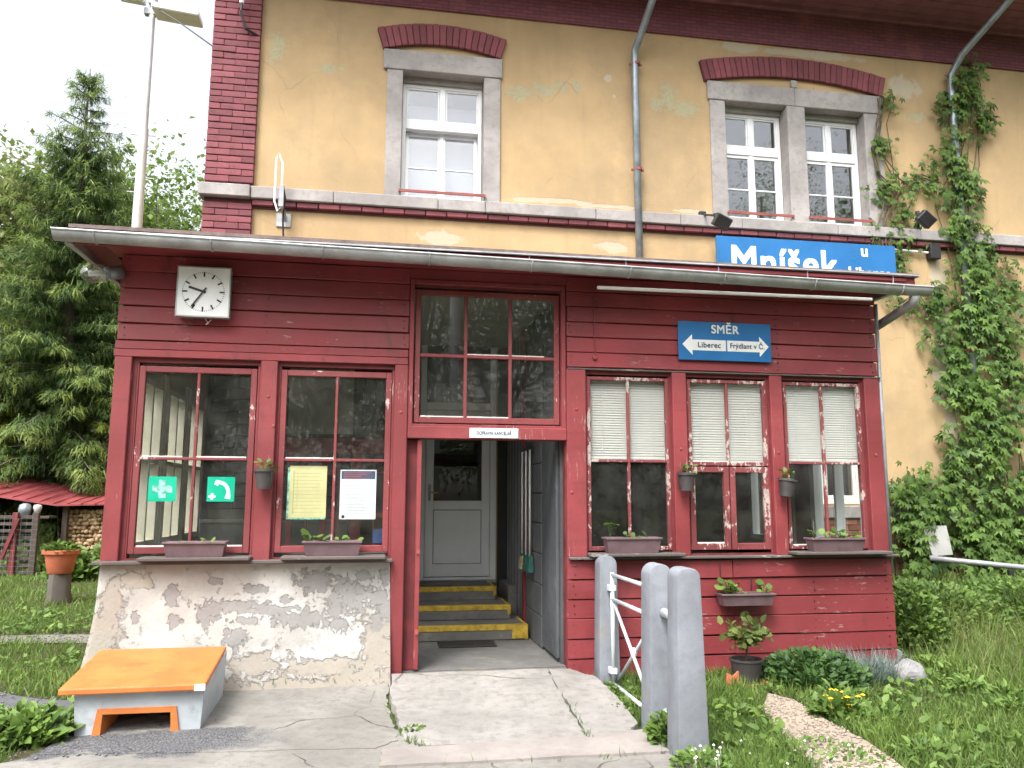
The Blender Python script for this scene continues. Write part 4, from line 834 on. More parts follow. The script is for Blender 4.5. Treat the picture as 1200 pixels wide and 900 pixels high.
# floodlights for the name board
def flood(x, z, wx, wz, label, ang):
    e = empty('floodlight', (wx, D-.02, wz), label, 'floodlight', 'floodlights over the name board'); yh = D-.62
    build(MB().box(wx-.05, wx+.05, D-.055, D-.005, wz-.05, wz+.05), 'wall_box', M['black'], e, .006); build(MB().tube([(wx, D-.05, wz), (x-.03, yh+.12, z+.13)], .016, 8), 'arm', M['black'], e)
    hd = MB().box(-.11, .11, -.06, .06, -.085, .085); Rm = Matrix.Rotation(R(ang), 3, 'Y') @ Matrix.Rotation(R(25), 3, 'X'); hd.v = [tuple(Rm @ Vector(p)+Vector((x, yh, z))) for p in hd.v]
    h = build(hd, 'head', M['black'], e, .012); 
    l = MB().box(-.095, .095, .0605, .066, -.07, .07); l.v = [tuple(Rm @ Vector(p)+Vector((x, yh, z))) for p in l.v]; build(l, 'lens', M['glass'], h); build(MB().lathe([(0, .03), (.03, .025), (.03, -.025), (0, -.03)], (x-.03, yh+.12, z+.13), 8), 'joint', M['black'], e)
a = W(846, 260, D-.62); b = W(822, 253, D); flood(a[0], a[1], b[0], b[1], 'black floodlight beside the left end of the name board', 25); a = W(1085, 257, D-.62); b = W(1074, 266, D); flood(a[0], a[1], b[0], b[1], 'black floodlight in the creeper above the board\'s end', 40)
# aerial on the wall
e = empty('loop_aerial', (-1.30, D-.1, 4.9), 'white folded loop aerial on a bracket by the brick corner', 'antenna'); ax = W(328, 240, D-.2)[0]
build(MB().tube([(ax-.06, D-.25, 5.12), (ax-.06, D-.25, 5.68), (ax-.03, D-.25, 5.74), (ax+.02, D-.25, 5.62), (ax+.02, D-.25, 5.06), (ax-.02, D-.25, 5.0), (ax-.06, D-.25, 5.12)], .013, 7), 'loop', M['whitesign'], e); build(MB().box(ax-.06, ax+.12, D-.02, D-.002, 4.88, 5.06), 'plate', M['zinc'], e, .003); build(MB().bar((ax+.0, D-.25, 5.2), (ax+.05, D-.01, 4.97), .04, .05).box(ax-.01, ax+.05, D-.28, D-.20, 5.05, 5.33), 'bracket', M['steel'], e, .004)
build(MB().tube([(ax+.04, D-.27, 5.3), (ax+.06, D-.2, 5.2), (ax+.03, D-.1, 4.95), (ax+.05, D-.06, 4.6)], .012, 6), 'cable', M['black'], e)
# insulator hook on the brick corner
e = empty('cable_bracket', (-1.9, D-.06, 7.6), 'dark cable hook on the brick corner near the roof', 'bracket'); hx, hz = W(283, 25, D-.1); build(MB().tube([(hx, D-.15, hz+.22), (hx, D-.18, hz+.1), (hx+.06, D-.14, hz-.12), (hx+.2, D-.06, hz-.15)], .017, 6), 'hook', M['black'], e); build(MB().lathe([(.0, .06), (.03, .05), (.03, 0), (0, -.02)], (hx, D-.15, hz+.22), 10), 'insulator', M['whitesign'], e)

# ---------------------------------------------------------------- things in the doorway
def mat_(x0, x1, y0, y1, z, label): tag(build(MB().box(x0, x1, y0, y1, z, z+.014), 'door_mat', M['black'], None, .004, origin=((x0+x1)/2, y0, z)), label, 'doormat')
mat_(.62, 1.19, 1.0, 1.33, .046, 'black rubber mat on the floor before the first step'); mat_(.45, .86, 2.28, 2.6, .492, 'black rubber mat on the top step by the white door')
M['greenbrush'] = simple('green_bristle', (.02, .10, .08), .8, .3, 30); M['tanbrush'] = simple('tan_bristle', (.42, .33, .18), .9, .3, 30); M['stickwhite'] = simple('white_broom_stick', (.62, .62, .60), .5, .1)
for i, (yy, label, mt) in enumerate(((1.66, 'broom with tan bristles hanging on the vestibule wall', 'tanbrush'), (1.44, 'broom with green bristles hanging beside the tan broom', 'greenbrush'), (1.22, 'broom with green bristles hanging next to the grey blocks', 'greenbrush'))):
    e = empty('broom', (XV-.04, yy, .75), label, 'broom', 'brooms hanging in the vestibule'); build(MB().tube([(XV-.04, yy, .88), (XV-.04, yy, 2.0)], .012, 8), 'stick', M['stickwhite'], e, smooth=True); build(MB().prism([(XV-.055, .88), (XV-.02, .88), (XV-.01, .74), (XV-.075, .74)], yy-.07, yy+.05), 'bristles', M[mt], e); build(MB().box(XV-.06, XV-.015, yy-.06, yy+.04, .872, .90), 'head', M['greenbrush'], e, .004)
build(MB().box(XV-.03, XV, 1.16, 1.70, 1.98, 2.03), 'broom_rack', M['black'], hut)
# ---------------------------------------------------------------- grit bin
M['orange'] = simple('orange_plastic', (.50, .155, .036), .55, .14, 4, .1, 90, dirt=.35); M['binwhite'] = simple('pale_grey_plastic', (.40, .44, .47), .5, .10, 4, .1, 90, dirt=.45)
bx0, bx1, byf, byb = -1.955, -1.165, -1.05, -.26
e = empty('grit_bin', (-1.56, -.65, -.1), 'pale grey plastic grit bin with sloping orange lid against the flaking wall', 'grit bin')
zf, zbk, zg = .205, .255, -.105
def quadbox(mb, b, t): return mb.add(b+t, [(3, 2, 1, 0), (4, 5, 6, 7)]+[(i, (i+1) % 4, 4+(i+1) % 4, 4+i) for i in range(4)])
k = .03
# front wall with the hatch opening, the other walls
fw = MB(); hx0, hx1, hzt = -1.82, -1.32, .062
def F3(x, z): t = (z-zg)/(zf-zg); return (x+(x-(bx0+bx1)/2)*.05*t, byf-.012*t, z)
P = [F3(bx0, zg), F3(hx0-.02, zg), F3(hx0+.01, hzt), F3(hx1-.01, hzt), F3(hx1+.02, zg), F3(bx1, zg), F3(bx1, zf), F3(bx0, zf)]
fw.add(P+[(x, y+.03, z) for x, y, z in P], [(0, 1, 2, 7), (2, 3, 6, 7), (3, 4, 5, 6), (8, 15, 10, 9), (10, 15, 14, 11), (11, 14, 13, 12), (1, 9, 10, 2), (2, 10, 11, 3), (3, 11, 12, 4), (6, 14, 15, 7)])
quadbox(fw, [(bx0, byf+.002, zg), (bx0+.03, byf+.03, zg), (bx0+.03, byb, zg), (bx0, byb, zg)], [(bx0-.02, byf-.01, zf), (bx0+.01, byf+.03, zf), (bx0+.01, byb, zbk+.05), (bx0-.02, byb, zbk+.05)])
quadbox(fw, [(bx1-.03, byf+.03, zg), (bx1, byf+.002, zg), (bx1, byb, zg), (bx1-.03, byb, zg)], [(bx1-.01, byf+.03, zf), (bx1+.02, byf-.01, zf), (bx1+.02, byb, zbk+.05), (bx1-.01, byb, zbk+.05)])
fw.box(bx0, bx1, byb, byb+.03, zg, zbk+.05); build(fw, 'body', M['binwhite'], e)
hh = MB(); P1 = [(hx0-.03, zg), (hx0, hzt+.03), (hx1, hzt+.03), (hx1+.03, zg)]; P2 = [(hx0+.025, zg), (hx0+.035, hzt-.005), (hx1-.035, hzt-.005), (hx1-.025, zg)]
V4 = [(x, byf-.022, z) for x, z in P1]+[(x, byf-.022, z) for x, z in P2]+[(x, byf+.02, z) for x, z in P1]+[(x+(.03 if x < -1.57 else -.03), byf+.24, z) for x, z in P2]
hh.add(V4, [(0, 1, 5, 4), (1, 2, 6, 5), (2, 3, 7, 6), (4, 5, 13, 12), (5, 6, 14, 13), (6, 7, 15, 14), (0, 8, 9, 1), (1, 9, 10, 2), (2, 10, 11, 3)]); build(hh, 'hatch', M['orange'], e)
M['grit'] = m_concrete('grey_grit', (.17, .17, .175), 0, .8, .6)
gr = MB(); N = 12
for j in range(N+1):
    for i in range(N+1): gr.v.append((hx0-.02+(hx1-hx0+.04)*i/N, byf-.015+.45*j/N, -.088+.10*(j/N)+random.uniform(-.006, .006)))
gr.f = [(j*(N+1)+i, j*(N+1)+i+1, (j+1)*(N+1)+i+1, (j+1)*(N+1)+i) for j in range(N) for i in range(N)]; build(gr, 'grit', M['grit'], e)
lid = MB(); yb2 = -.235; quadbox(lid, [(bx0-.10, byf-.075, .195), (bx1+.035, byf-.075, .200), (bx1+.01, yb2, .300), (bx0-.13, yb2, .300)], [(bx0-.10, byf-.075, .240), (bx1+.035, byf-.075, .245), (bx1+.01, yb2, .335), (bx0-.13, yb2, .335)])
build(lid, 'lid', M['orange'], e, .010, seg=2); build(MB().box(bx1-.035, bx1+.036, byf-.079, byf-.072, .200, .243), 'latch', M['whitesign'], e, .002)

# ---------------------------------------------------------------- concrete gateposts and tubular gate
def round_post(x0, x1, y0, y1, z1, label, axis, taper=.02):
    zb = -.35; n = 14; hw = (x1-x0)/2; hd = (y1-y0)/2; xc = (x0+x1)/2; yc = (y0+y1)/2; mb = MB()
    if axis == 'y': r = hw-taper; prof = [(-hw-.0, zb), (-r, z1-r)]+[(-r*math.cos(math.pi*k/n), z1-r+r*math.sin(math.pi*k/n)) for k in range(1, n)]+[(r, z1-r), (hw, zb)]
    else: r = min(.06, hw); prof = [(-hw, zb), (-hw+taper, z1-r)]+[(-hw+taper+r-r*math.cos(.5*math.pi*k/5), z1-r+r*math.sin(.5*math.pi*k/5)) for k in range(1, 6)]+[(hw-taper-r+r*math.sin(.5*math.pi*k/5), z1-r+r*math.cos(.5*math.pi*k/5)) for k in range(0, 5)]+[(hw-taper, z1-r), (hw, zb)]
    mb.prism([(xc+u, z) for u, z in prof], y0, y1)
    mb.v = [(x, yc+(y-yc)*(1-.12*max(0, z)/1.0), z) for x, y, z in mb.v]
    return tag(build(mb, 'gatepost', M['postconc'], None, .012, smooth='auto', seg=2, origin=(xc, yc, -.1)), label, 'post')
round_post(1.85, 2.04, -.34, -.15, 1.01, 'round-topped grey concrete post standing by the red boards', 'y')
round_post(1.845, 2.05, -1.62, -1.40, 1.045, 'round-topped grey concrete post carrying the free end of the gate', 'y')
round_post(1.835, 2.05, -2.14, -1.93, 1.06, 'square-shouldered grey concrete post at the path edge', 'x', .03)
M['gatepaint'] = simple('pale_grey_gate_paint', (.52, .56, .60), .4, .12, 8)
gx = 1.955; ya, yb = -.40, -1.38
e = empty('tubular_gate', (gx, ya, 0), 'pale grey tubular gate with crossed braces between the concrete posts', 'gate')
for p, q, r in (((gx, ya, .86), (gx, yb, .86), .016), ((gx, ya, .66), (gx, yb, .66), .016), ((gx, ya, -.02), (gx, yb, -.02), .016)): build(MB().tube([p, q], r, 8), 'rail', M['gatepaint'], e, smooth=True)
build(MB().tube([(gx, ya, .88), (gx, ya, -.04)], .018, 8), 'stile', M['gatepaint'], e, smooth=True)
build(MB().tube([(gx+.004, ya, .65), (gx+.004, yb, -.01)], .014, 8), 'brace', M['gatepaint'], e, smooth=True); build(MB().tube([(gx+.03, ya, -.01), (gx+.03, yb, .65)], .014, 8), 'brace', M['gatepaint'], e, smooth=True)
build(MB().lathe([(0, .02), (.035, .015), (.035, -.015), (0, -.02)], (gx+.014, (ya+yb)/2, .32), 10, 'x'), 'boss', M['gatepaint'], e)
for z in (.75, .08): build(MB().box(gx-.03, gx+.03, ya-.02, -.335, z-.025, z+.025), 'hinge', M['gatepaint'], e, .005)
e = empty('rail_stubs', (gx, -1.77, 0), 'two white tube ends bridging the paired concrete posts', 'railing')
for z in (.72, .06): build(MB().tube([(gx+.0, -1.62, z), (gx+.0, -1.93, z)], .032, 12), 'tube', M['gatepaint'], e, smooth=True)

# ---------------------------------------------------------------- pavement in front of the door
def zr(x, y): return float(-.10+.13*max(0, min(1, (y+1.5)/1.45)))
def px_poly(pts, z): return [G(a, b, z) for a, b in pts]
def rough_slab(pts, name, m, zf_, seed, jit=.012, sub=8):
    r = random.Random(seed); out = []
    for i in range(len(pts)):
        p = pts[i]; q = pts[(i+1) % len(pts)]
        for k in range(sub):
            t = k/sub; j = jit if k else 0; out.append((p[0]+(q[0]-p[0])*t+r.uniform(-j, j), p[1]+(q[1]-p[1])*t+r.uniform(-j, j)))
    o = build(MB().slab(out, zf_, lambda x, y: zf_(x, y)-.10), name, m); bm = bmesh.new(); bm.from_mesh(o.data); bmesh.ops.triangulate(bm, faces=[f for f in bm.faces if len(f.verts) > 4]); bm.to_mesh(o.data); bm.free()
    return tag(o, kind='structure')
flat = lambda dz: (lambda x, y: float(tz(x, y))*0-.10+dz)
rough_slab([(-6.5, -8.5), (2.35, -8.5), (2.2, -2.1), (1.90, -1.45), (.3, -1.2), (-1.1, -1.15), (-2.02, -1.1), (-2.10, -1.45), (-2.6, -1.75), (-6.5, -2.6)], 'pavement', M['pave'], flat(.012), 3, .03, 12)
ck = [G(640, 786, .02), G(652, 808, -.02), G(668, 832, -.05), G(690, 868, -.09)]                  # the long crack across the door slab
up = lambda x, y: zr(x, y)+.022
rough_slab([(.14, -.075), (ck[0][0]-.006, -.075), *[(x-.007, y) for x, y in ck[1:]], (.33, -1.62), (.20, -1.45), (.17, -1.0), (.125, -.6)], 'door_slab', M['slab'], up, 4)
rough_slab([(ck[0][0]+.006, -.075), (1.66, -.075), (1.83, -.33), (1.86, -.8), (1.84, -1.36), (1.70, -1.52), *[(x+.009, y) for x, y in ck[:0:-1]]], 'door_slab', M['slab'], lambda x, y: up(x, y)-.006, 14)
rough_slab([(-2.02, -.10), (.12, -.075), (.10, -.6), (.135, -1.0), (.165, -1.45), (.02, -1.60), (-1.1, -1.50), (-2.05, -1.40)], 'apron_slab', M['pave'], lambda x, y: float(-.104+.055*max(0, min(1, (y+1.0)/.9)))+.022, 5)
rough_slab([(.06, -1.64), (.33, -1.655), (1.62, -1.54), (1.82, -1.50), (1.84, -1.98), (.04, -1.98)], 'kerb_slab', m_concrete('pinkish_concrete', (.275, .25, .232), 0, .4, .35), flat(.028), 6)
# ---------------------------------------------------------------- creeper on the house wall
def creeper(path, n, name, label, ymin=.03, ymax=.28, size=(.07, .13)):
    path = np.array(path, float); e = empty(name, (W(path[-1][0], path[-1][1], D-.1)[0], D-.1, W(path[-1][0], path[-1][1], D-.1)[1]), label, 'climber', 'creeper on the house wall')
    seg = np.linalg.norm(np.diff(path[:, :2], axis=0), axis=1)*(path[1:, 2]+path[:-1, 2]); pr = seg/seg.sum(); P = []; vv = []
    nc = max(12, n//22); cl = []
    for i in range(nc):
        k = rng.choice(len(seg), p=pr); t = rng.random(); c = path[k]*(1-t)+path[k+1]*t; u = np.clip(rng.normal(0, .55), -1.25, 1.25); cl.append((c[0]+u*c[2], c[1]+rng.normal(0, 6), abs(u), c[2]))
    for i in range(n):
        a = cl[rng.integers(nc)]; rad = 5+a[3]*.11; x, z = W(a[0]+rng.normal(0, rad), a[1]+rng.normal(0, rad*1.15), D-.1); q = max(.15, 1-a[2]*.7)
        dpt = ymin+(ymax-ymin)*q*rng.random()**.8; P.append((x, D-.03-dpt, z)); vv.append(np.clip(.15+.55*dpt/ymax+rng.normal(0, .22), 0, 1))  # leaves nearer the wall darker: shade of the gaps put into leaf colour
    P = np.array(P); L = Leaves(); dn = np.stack([rng.normal(0, .5, n), np.full(n, -.45), np.full(n, -.75)], 1)
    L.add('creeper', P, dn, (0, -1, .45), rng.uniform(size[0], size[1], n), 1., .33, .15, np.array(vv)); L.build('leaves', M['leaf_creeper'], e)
    st = MB()
    for k in range(7):
        pts = []; off = rng.uniform(-.7, .7)
        for i, c in enumerate(path):
            x, z = W(c[0]+off*c[2]+rng.normal(0, 4), c[1], D-.06); pts.append((x, D-.05-rng.random()*.05, z))
        st.tube(pts, [.006+.008*i/len(pts) for i in range(len(pts))], 5)
    build(st, 'stems', M['stem'], e); return e
creeper([(1132, 72, 8), (1130, 100, 20), (1132, 145, 27), (1126, 195, 24), (1120, 240, 19), (1126, 285, 20), (1140, 330, 36), (1150, 390, 46), (1152, 450, 52), (1158, 510, 54), (1160, 560, 66), (1165, 610, 78), (1165, 655, 78), (1165, 700, 60)], 4000, 'wall_creeper', 'tall green creeper climbing the grey downpipe to the eaves', size=(.05, .15))
creeper([(1038, 115, 9), (1034, 145, 11), (1030, 175, 12), (1040, 205, 22), (1055, 225, 26), (1048, 255, 24), (1040, 285, 22), (1046, 310, 10)], 330, 'wall_creeper', 'thin creeper strand growing up beside the twin upper windows', .02, .12, (.065, .11))
creeper([(1095, 215, 12), (1075, 205, 10)], 60, 'wall_creeper', 'small creeper sprig bridging towards the window strand', .02, .1, (.06, .10))
creeper([(1050, 360, 10), (1068, 348, 14), (1085, 372, 10)], 60, 'wall_creeper', 'few creeper tendrils hanging by the gutter end', .02, .1, (.05, .09))
creeper([(1058, 575, 20), (1075, 572, 30), (1090, 585, 35), (1065, 610, 26), (1062, 650, 24), (1068, 690, 30), (1090, 700, 40)], 900, 'wall_creeper', 'bushy creeper low on the wall beside the porch corner', .05, .4, (.07, .125))

# ---------------------------------------------------------------- right side: handrail, card, rocks, pots
e = empty('handrail', (8.2, 2.25, .3), 'grey tube handrail with dark post in front of the creeper', 'railing')
(ra, rb) = (W(1090, 654, 2.45), W(1200, 665, 2.2)); build(MB().tube([(ra[0], 2.45, ra[1]), (rb[0], 2.2, rb[1]), (rb[0]+1.2, 2.0, rb[1]-.05)], .036, 10), 'rail', M['steel'], e, smooth=True)
pz_ = W(1184, 668, 2.23); build(MB().box(pz_[0]-.03, pz_[0]+.03, 2.20, 2.26, -.1, pz_[1]), 'post', M['black'], e, .004)
M['lightboard'] = simple('grey_white_board', (.42, .42, .40), .7, .1)
cd = [W(a, b, 2.72) for a, b in ((1080, 616), (1108, 616), (1116, 650), (1092, 652))]
tag(build(MB().prism(cd, 2.70, 2.73), 'white_board', M['lightboard'], None, .004, origin=(cd[0][0], 2.7, cd[3][1])), 'white board lodged in the creeper behind the handrail', 'board')
M['rock'] = m_concrete('pale_rock', (.25, .245, .25), 0, .4, .7)
def rock(x, y, r, label, seed):
    from mathutils import noise as mn
    bm = bmesh.new(); bmesh.ops.create_icosphere(bm, subdivisions=3, radius=1)
    for v in bm.verts:
        n = mn.noise(v.co*1.2+Vector((seed, 0, 0))); v.co *= 1+.35*n; v.co = Vector((v.co.x*r*1.1, v.co.y*r*.8, v.co.z*r*.8))
    me = bpy.data.meshes.new('rock'); bm.to_mesh(me); bm.free(); o = link('rock', me, M['rock'], None, (x, y, float(tz(x, y))+r*.4)); tag(o, label, 'rock')
rock(4.62, -.45, .14, 'pale grey rock lying by the porch corner', 3.3); rock(4.93, .25, .10, 'small stone at the foot of the board corner', 9.1); rock(3.62, -1.15, .055, 'flat pale stone among the weeds', 5.5)
# sapling in black pot on a terracotta saucer
px_, py_ = 3.12, -.42; zg_ = float(tz(px_, py_))
e = empty('potted_shrub', (px_, py_, zg_), 'small glossy shrub in a black pot by the lower red boards', 'potted plant'); M['terra'] = simple('terracotta', (.46, .13, .065), .75, .15, 6, .2)
build(MB().lathe([(.10, .02), (.135, .20), (.142, .20), (.142, .215), (.128, .215), (.125, .18), (0, .18)], (px_, py_, zg_), 20), 'pot', M['potblack'], e, smooth='auto'); build(MB().lathe([(.124, .181), (.12, .19), (0, .195)], (px_, py_, zg_), 14), 'soil', M['soil'], e)
sm = MB().tube([(px_, py_, zg_+.18), (px_+.01, py_, zg_+.3), (px_+.02, py_+.01, zg_+.42)], [.010, .009, .007], 6); tips = []
for k in range(9):
    a = rng.uniform(0, 6.28); rr = rng.uniform(.05, .15); h = rng.uniform(.36, .56); t = (px_+.02+rr*math.cos(a), py_+rr*math.sin(a)*.9, zg_+h); sm.tube([(px_+.01, py_, zg_+rng.uniform(.28, .40)), ((px_*1+t[0])/2+.01, (py_+t[1])/2, zg_+h-.04), t], .004, 4); tips.append(t)
build(sm, 'stem', M['stem'], e); L = Leaves(); tips = np.array(tips)
P = tips[rng.integers(0, len(tips), 150)]+rng.normal(0, .038, (150, 3)); L.add('oval', P, rng.normal(0, 1, (150, 3))+(0, -.3, .4), (0, -.4, 1), rng.uniform(.05, .085, 150), 1.25, .4); L.build('leaves', M['leaf_olive'], e)
e = empty('broken_pot', (px_-.03, py_-.12, zg_), 'broken terracotta saucer and shard around the black pot', 'flower pot'); sau = MB(); n = 22
for k in range(n): t = 2*math.pi*k/n; sau.v += [(px_-.02+.15*math.cos(t), py_-.04+.15*math.sin(t), zg_+.005), (px_-.02+.175*math.cos(t), py_-.04+.175*math.sin(t), zg_+.045), (px_-.02+.160*math.cos(t), py_-.04+.160*math.sin(t), zg_+.047)]
for k in range(n): a = 3*k; b = 3*((k+1) % n); sau.f += [(a, b, b+1, a+1), (a+1, b+1, b+2, a+2)]
build(sau, 'saucer', M['terra'], e); build(MB().prism([(px_-.24, zg_+.0), (px_-.12, zg_+.0), (px_-.13, zg_+.14), (px_-.18, zg_+.10), (px_-.23, zg_+.13)], py_-.12, py_-.105), 'shard', M['terra'], e)

# ---------------------------------------------------------------- left: pot on stump, shed, logs, fence, mast
sx, sy = -4.10, 4.5; sz = float(tz(sx, sy))
M['bark'] = paint_wood('grey_bark', (.12, .105, .095), wear=.7, grain=(9, 9, 1), rough=.9)
zt = W(72, 672, sy)[1]
mb = MB(); n = 18
for (z, r) in ((sz-.05, .155), (sz+.1, .135), (zt, .125)):
    for k in range(n): t = 2*math.pi*k/n; rr = r*(1+.10*math.sin(3*t+1)+.05*math.sin(7*t)); mb.v.append((sx+rr*math.cos(t), sy+rr*math.sin(t), z))
mb.f = [(j*n+k, j*n+(k+1) % n, (j+1)*n+(k+1) % n, (j+1)*n+k) for j in range(2) for k in range(n)]+[tuple(range(2*n, 3*n))]
tag(build(mb, 'tree_stump', M['bark'], None, smooth='auto', origin=(sx, sy, sz)), 'grey tree stump under the terracotta pot on the lawn', 'stump')
e = empty('terracotta_pot', (sx, sy, zt), 'terracotta flower pot with light green plant standing on a stump', 'flower pot')
build(MB().lathe([(.135, 0), (.15, .02), (.195, .25), (.225, .255), (.23, .30), (.205, .305), (.195, .26), (0, .26)], (sx, sy, zt+.002), 24), 'pot', M['terra'], e, smooth='auto'); build(MB().lathe([(.195, .262), (.19, .275), (0, .28)], (sx, sy, zt), 16), 'soil', M['soil'], e)
n = 150; a = rng.uniform(0, 6.28, n); r = .19*np.sqrt(rng.random(n)); P = np.stack([sx+r*np.cos(a), sy+r*np.sin(a), zt+.27+rng.uniform(0, .12, n)*(1.2-r/.19)], 1); L = Leaves(); L.add('oval', P, np.stack([np.cos(a)*.7, np.sin(a)*.7, np.full(n, .9)], 1), (0, 0, 1), rng.uniform(.06, .12, n), 1.1, .4, .2, rng.uniform(.5, 1, n)); L.build('foliage', M['leaf_fresh'], e)
# wood shed
ys = 9.0; M['shedred'] = simple('red_sheet_roof', (.24, .05, .055), .5, .15, 3); M['logend'] = NT('split_log_end').m
def m_log():
    s = NT('split_log_ends'); rn = s.attr(); c = s.mix(rn, (.30, .19, .10), (.55, .40, .24)); c = s.mix(s.ramp(s.noise(25, 5), .5, .8, 0, .6), c, (.12, .08, .05)); return s.P(Base_Color=c, Roughness=.85, Normal=s.bump(s.noise(60), .5, .01))
M['logs'] = m_log(); bpy.data.materials.remove(M.pop('logend'))
e = empty('wood_shed', (-6.0, 10.0, .2), 'open firewood shed with red sheet roof behind the lawn', 'shed')
rz0 = W(68, 593, ys)[1]; rzl = W(0, 583, ys)[1]
rp = MB(); xl, xm, xr = -9.6, W(68, 593, ys)[0], -3.4
Zl = rzl+(W(0, 583, ys)[0]-xl)*.16
quadbox(rp, [(xl, ys-.1, Zl), (xm, ys-.1, rz0), (xm-.2, ys+2.3, rz0+.30), (xl, ys+2.3, Zl+.30)], [(xl, ys-.1, Zl+.03), (xm, ys-.1, rz0+.03), (xm-.2, ys+2.3, rz0+.33), (xl, ys+2.3, Zl+.33)]); quadbox(rp, [(xm+.004, ys-.1, rz0), (xr, ys+.2, rz0+.05), (xr, ys+2.3, rz0+.33), (xm-.196, ys+2.3, rz0+.30)], [(xm+.004, ys-.1, rz0+.03), (xr, ys+.2, rz0+.08), (xr, ys+2.3, rz0+.36), (xm-.196, ys+2.3, rz0+.33)])
rr_ = build(rp, 'roof', M['shedred'], e)
for i in range(26): x = xl+.2+i*.235; zz = rz0+.03+max(0, (xm-x))*(Zl-rz0)/(xm-xl); build(MB().bar((x, ys-.08, zz+.012), (x-.05 if x < xm else x, ys+2.25, zz+.33), .02, .012), 'rib', M['shedred'], rr_)
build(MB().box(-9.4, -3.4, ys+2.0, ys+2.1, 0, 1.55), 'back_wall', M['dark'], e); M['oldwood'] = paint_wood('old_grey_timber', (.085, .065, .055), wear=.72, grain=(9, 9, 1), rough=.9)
for x in (-9.2, -7.6, xm+.05, -4.6, -3.5): build(MB().box(x, x+.09, ys+.1, ys+.19, 0, rz0+.02), 'post', M['oldwood'], e, .005)
# firewood: split logs
def woodpile(x0, x1, zt_, y0, label):
    n = 0; V = []; Fq = []; va = []; z = float(tz(x0, y0))+.04; r = 0; o = 0; rs = random.Random(5)
    while z < zt_:
        x = x0+(.05 if r % 2 else 0)
        while x < x1:
            k = rs.choice((3, 4, 5, 5)); rad = rs.uniform(.030, .055); ph = rs.uniform(0, 6.28); dy = rs.uniform(-.05, .05); zz = z+rs.uniform(-.012, .012)
            for yy in (y0+dy, y0+.35):
                for q in range(6): t = ph+2*math.pi*q/6; rr = rad*(1 if q < k else .7); V.append((x+rr*math.cos(t), yy, zz+rr*math.sin(t)))
            Fq += [(o+q, o+(q+1) % 6, o+6+(q+1) % 6, o+6+q) for q in range(6)]+[(o+3, o+2, o+1, o), (o+5, o+4, o+3, o)]; va += [rs.random()]*12; o += 12; x += rad*1.85; n += 1
        z += .075; r += 1
    p = arrays('firewood', V, Fq, M['logs'], None, va); tag(p, label, 'firewood', None, 'stuff')
woodpile(-5.75, -3.5, 1.22, ys+.25, 'stacked split firewood logs under the red shed roof')
# fence with rails and mesh in front of the shed
e = empty('slat_fence', (-6.6, 8.3, .1), 'old timber slat fence panel with dark red posts before the shed', 'fence'); yf = 8.3
for a in (2, 12, 25): pass
for (u, m_) in ((-18, 'red_dark'), (18, 'red_dark'), (42, 'oldwood')):
    x, z = W(u, 602, yf); build(MB().box(x-.045, x+.045, yf, yf+.08, 0, z+.02), 'post', M[m_], e, .005)
for i in range(9):
    z = W(10, 606+i*8.2, yf)[1]; x0 = W(-40, 620, yf)[0]; x1 = W(43, 620, yf)[0]
    build(MB().box(x0, x1, yf+.082, yf+.105, z-.028, z+.028), 'slat', M['oldwood'], e, .004)
p, q = W(2, 655, yf), W(22, 608, yf); build(MB().bar((p[0], yf-.02, p[1]), (q[0], yf-.02, q[1]), .05, .06), 'brace', M['red_dark'], e, .004)
wm = MB(); xa_, xb_ = W(-10, 640, yf)[0], W(43, 640, yf)[0]; z0_, z1_ = W(20, 676, yf)[1], W(20, 601, yf)[1]; st_ = .09
kx = int((xb_-xa_)/st_)
for i in range(kx): wm.tube([(xa_+i*st_, yf-.03, z0_), (xa_+i*st_, yf-.03, z1_)], .0015, 3, False)
for j in range(int((z1_-z0_)/st_)): wm.tube([(xa_, yf-.031, z0_+j*st_), (xb_, yf-.031, z0_+j*st_)], .0015, 3, False)
build(wm, 'wire_mesh', M['pipegrey'], e)
# jars and a bucket on the fence top / shed shelf
x, z = W(29, 600, yf+.5); tag(build(MB().lathe([(.0, 0), (.09, 0), (.11, .12), (.09, .2), (.03, .23), (0, .23)], (x, yf+.5, z-.07), 14), 'metal_pot', M['pipegrey'], None, smooth=True, origin=(x, yf+.5, z-.07)), 'round grey metal pot behind the slat fence', 'pot'); x, z = W(44, 597, yf+.5); tag(build(MB().lathe([(0, 0), (.05, .05), (.075, .14), (.06, .18), (0, .19)], (x, yf+.5, z-.1), 12), 'white_jug', M['lightboard'], None, smooth=True, origin=(x, yf+.5, z-.1)), 'small white jug beside the metal pot', 'jug')
build(MB().box(W(14, 600, yf+.5)[0], W(48, 600, yf+.5)[0]+.2, yf+.35, yf+.7, W(29, 600, yf+.5)[1]-.11, W(29, 600, yf+.5)[1]-.072), 'shelf', M['oldwood'], bpy.data.objects['wood_shed'])
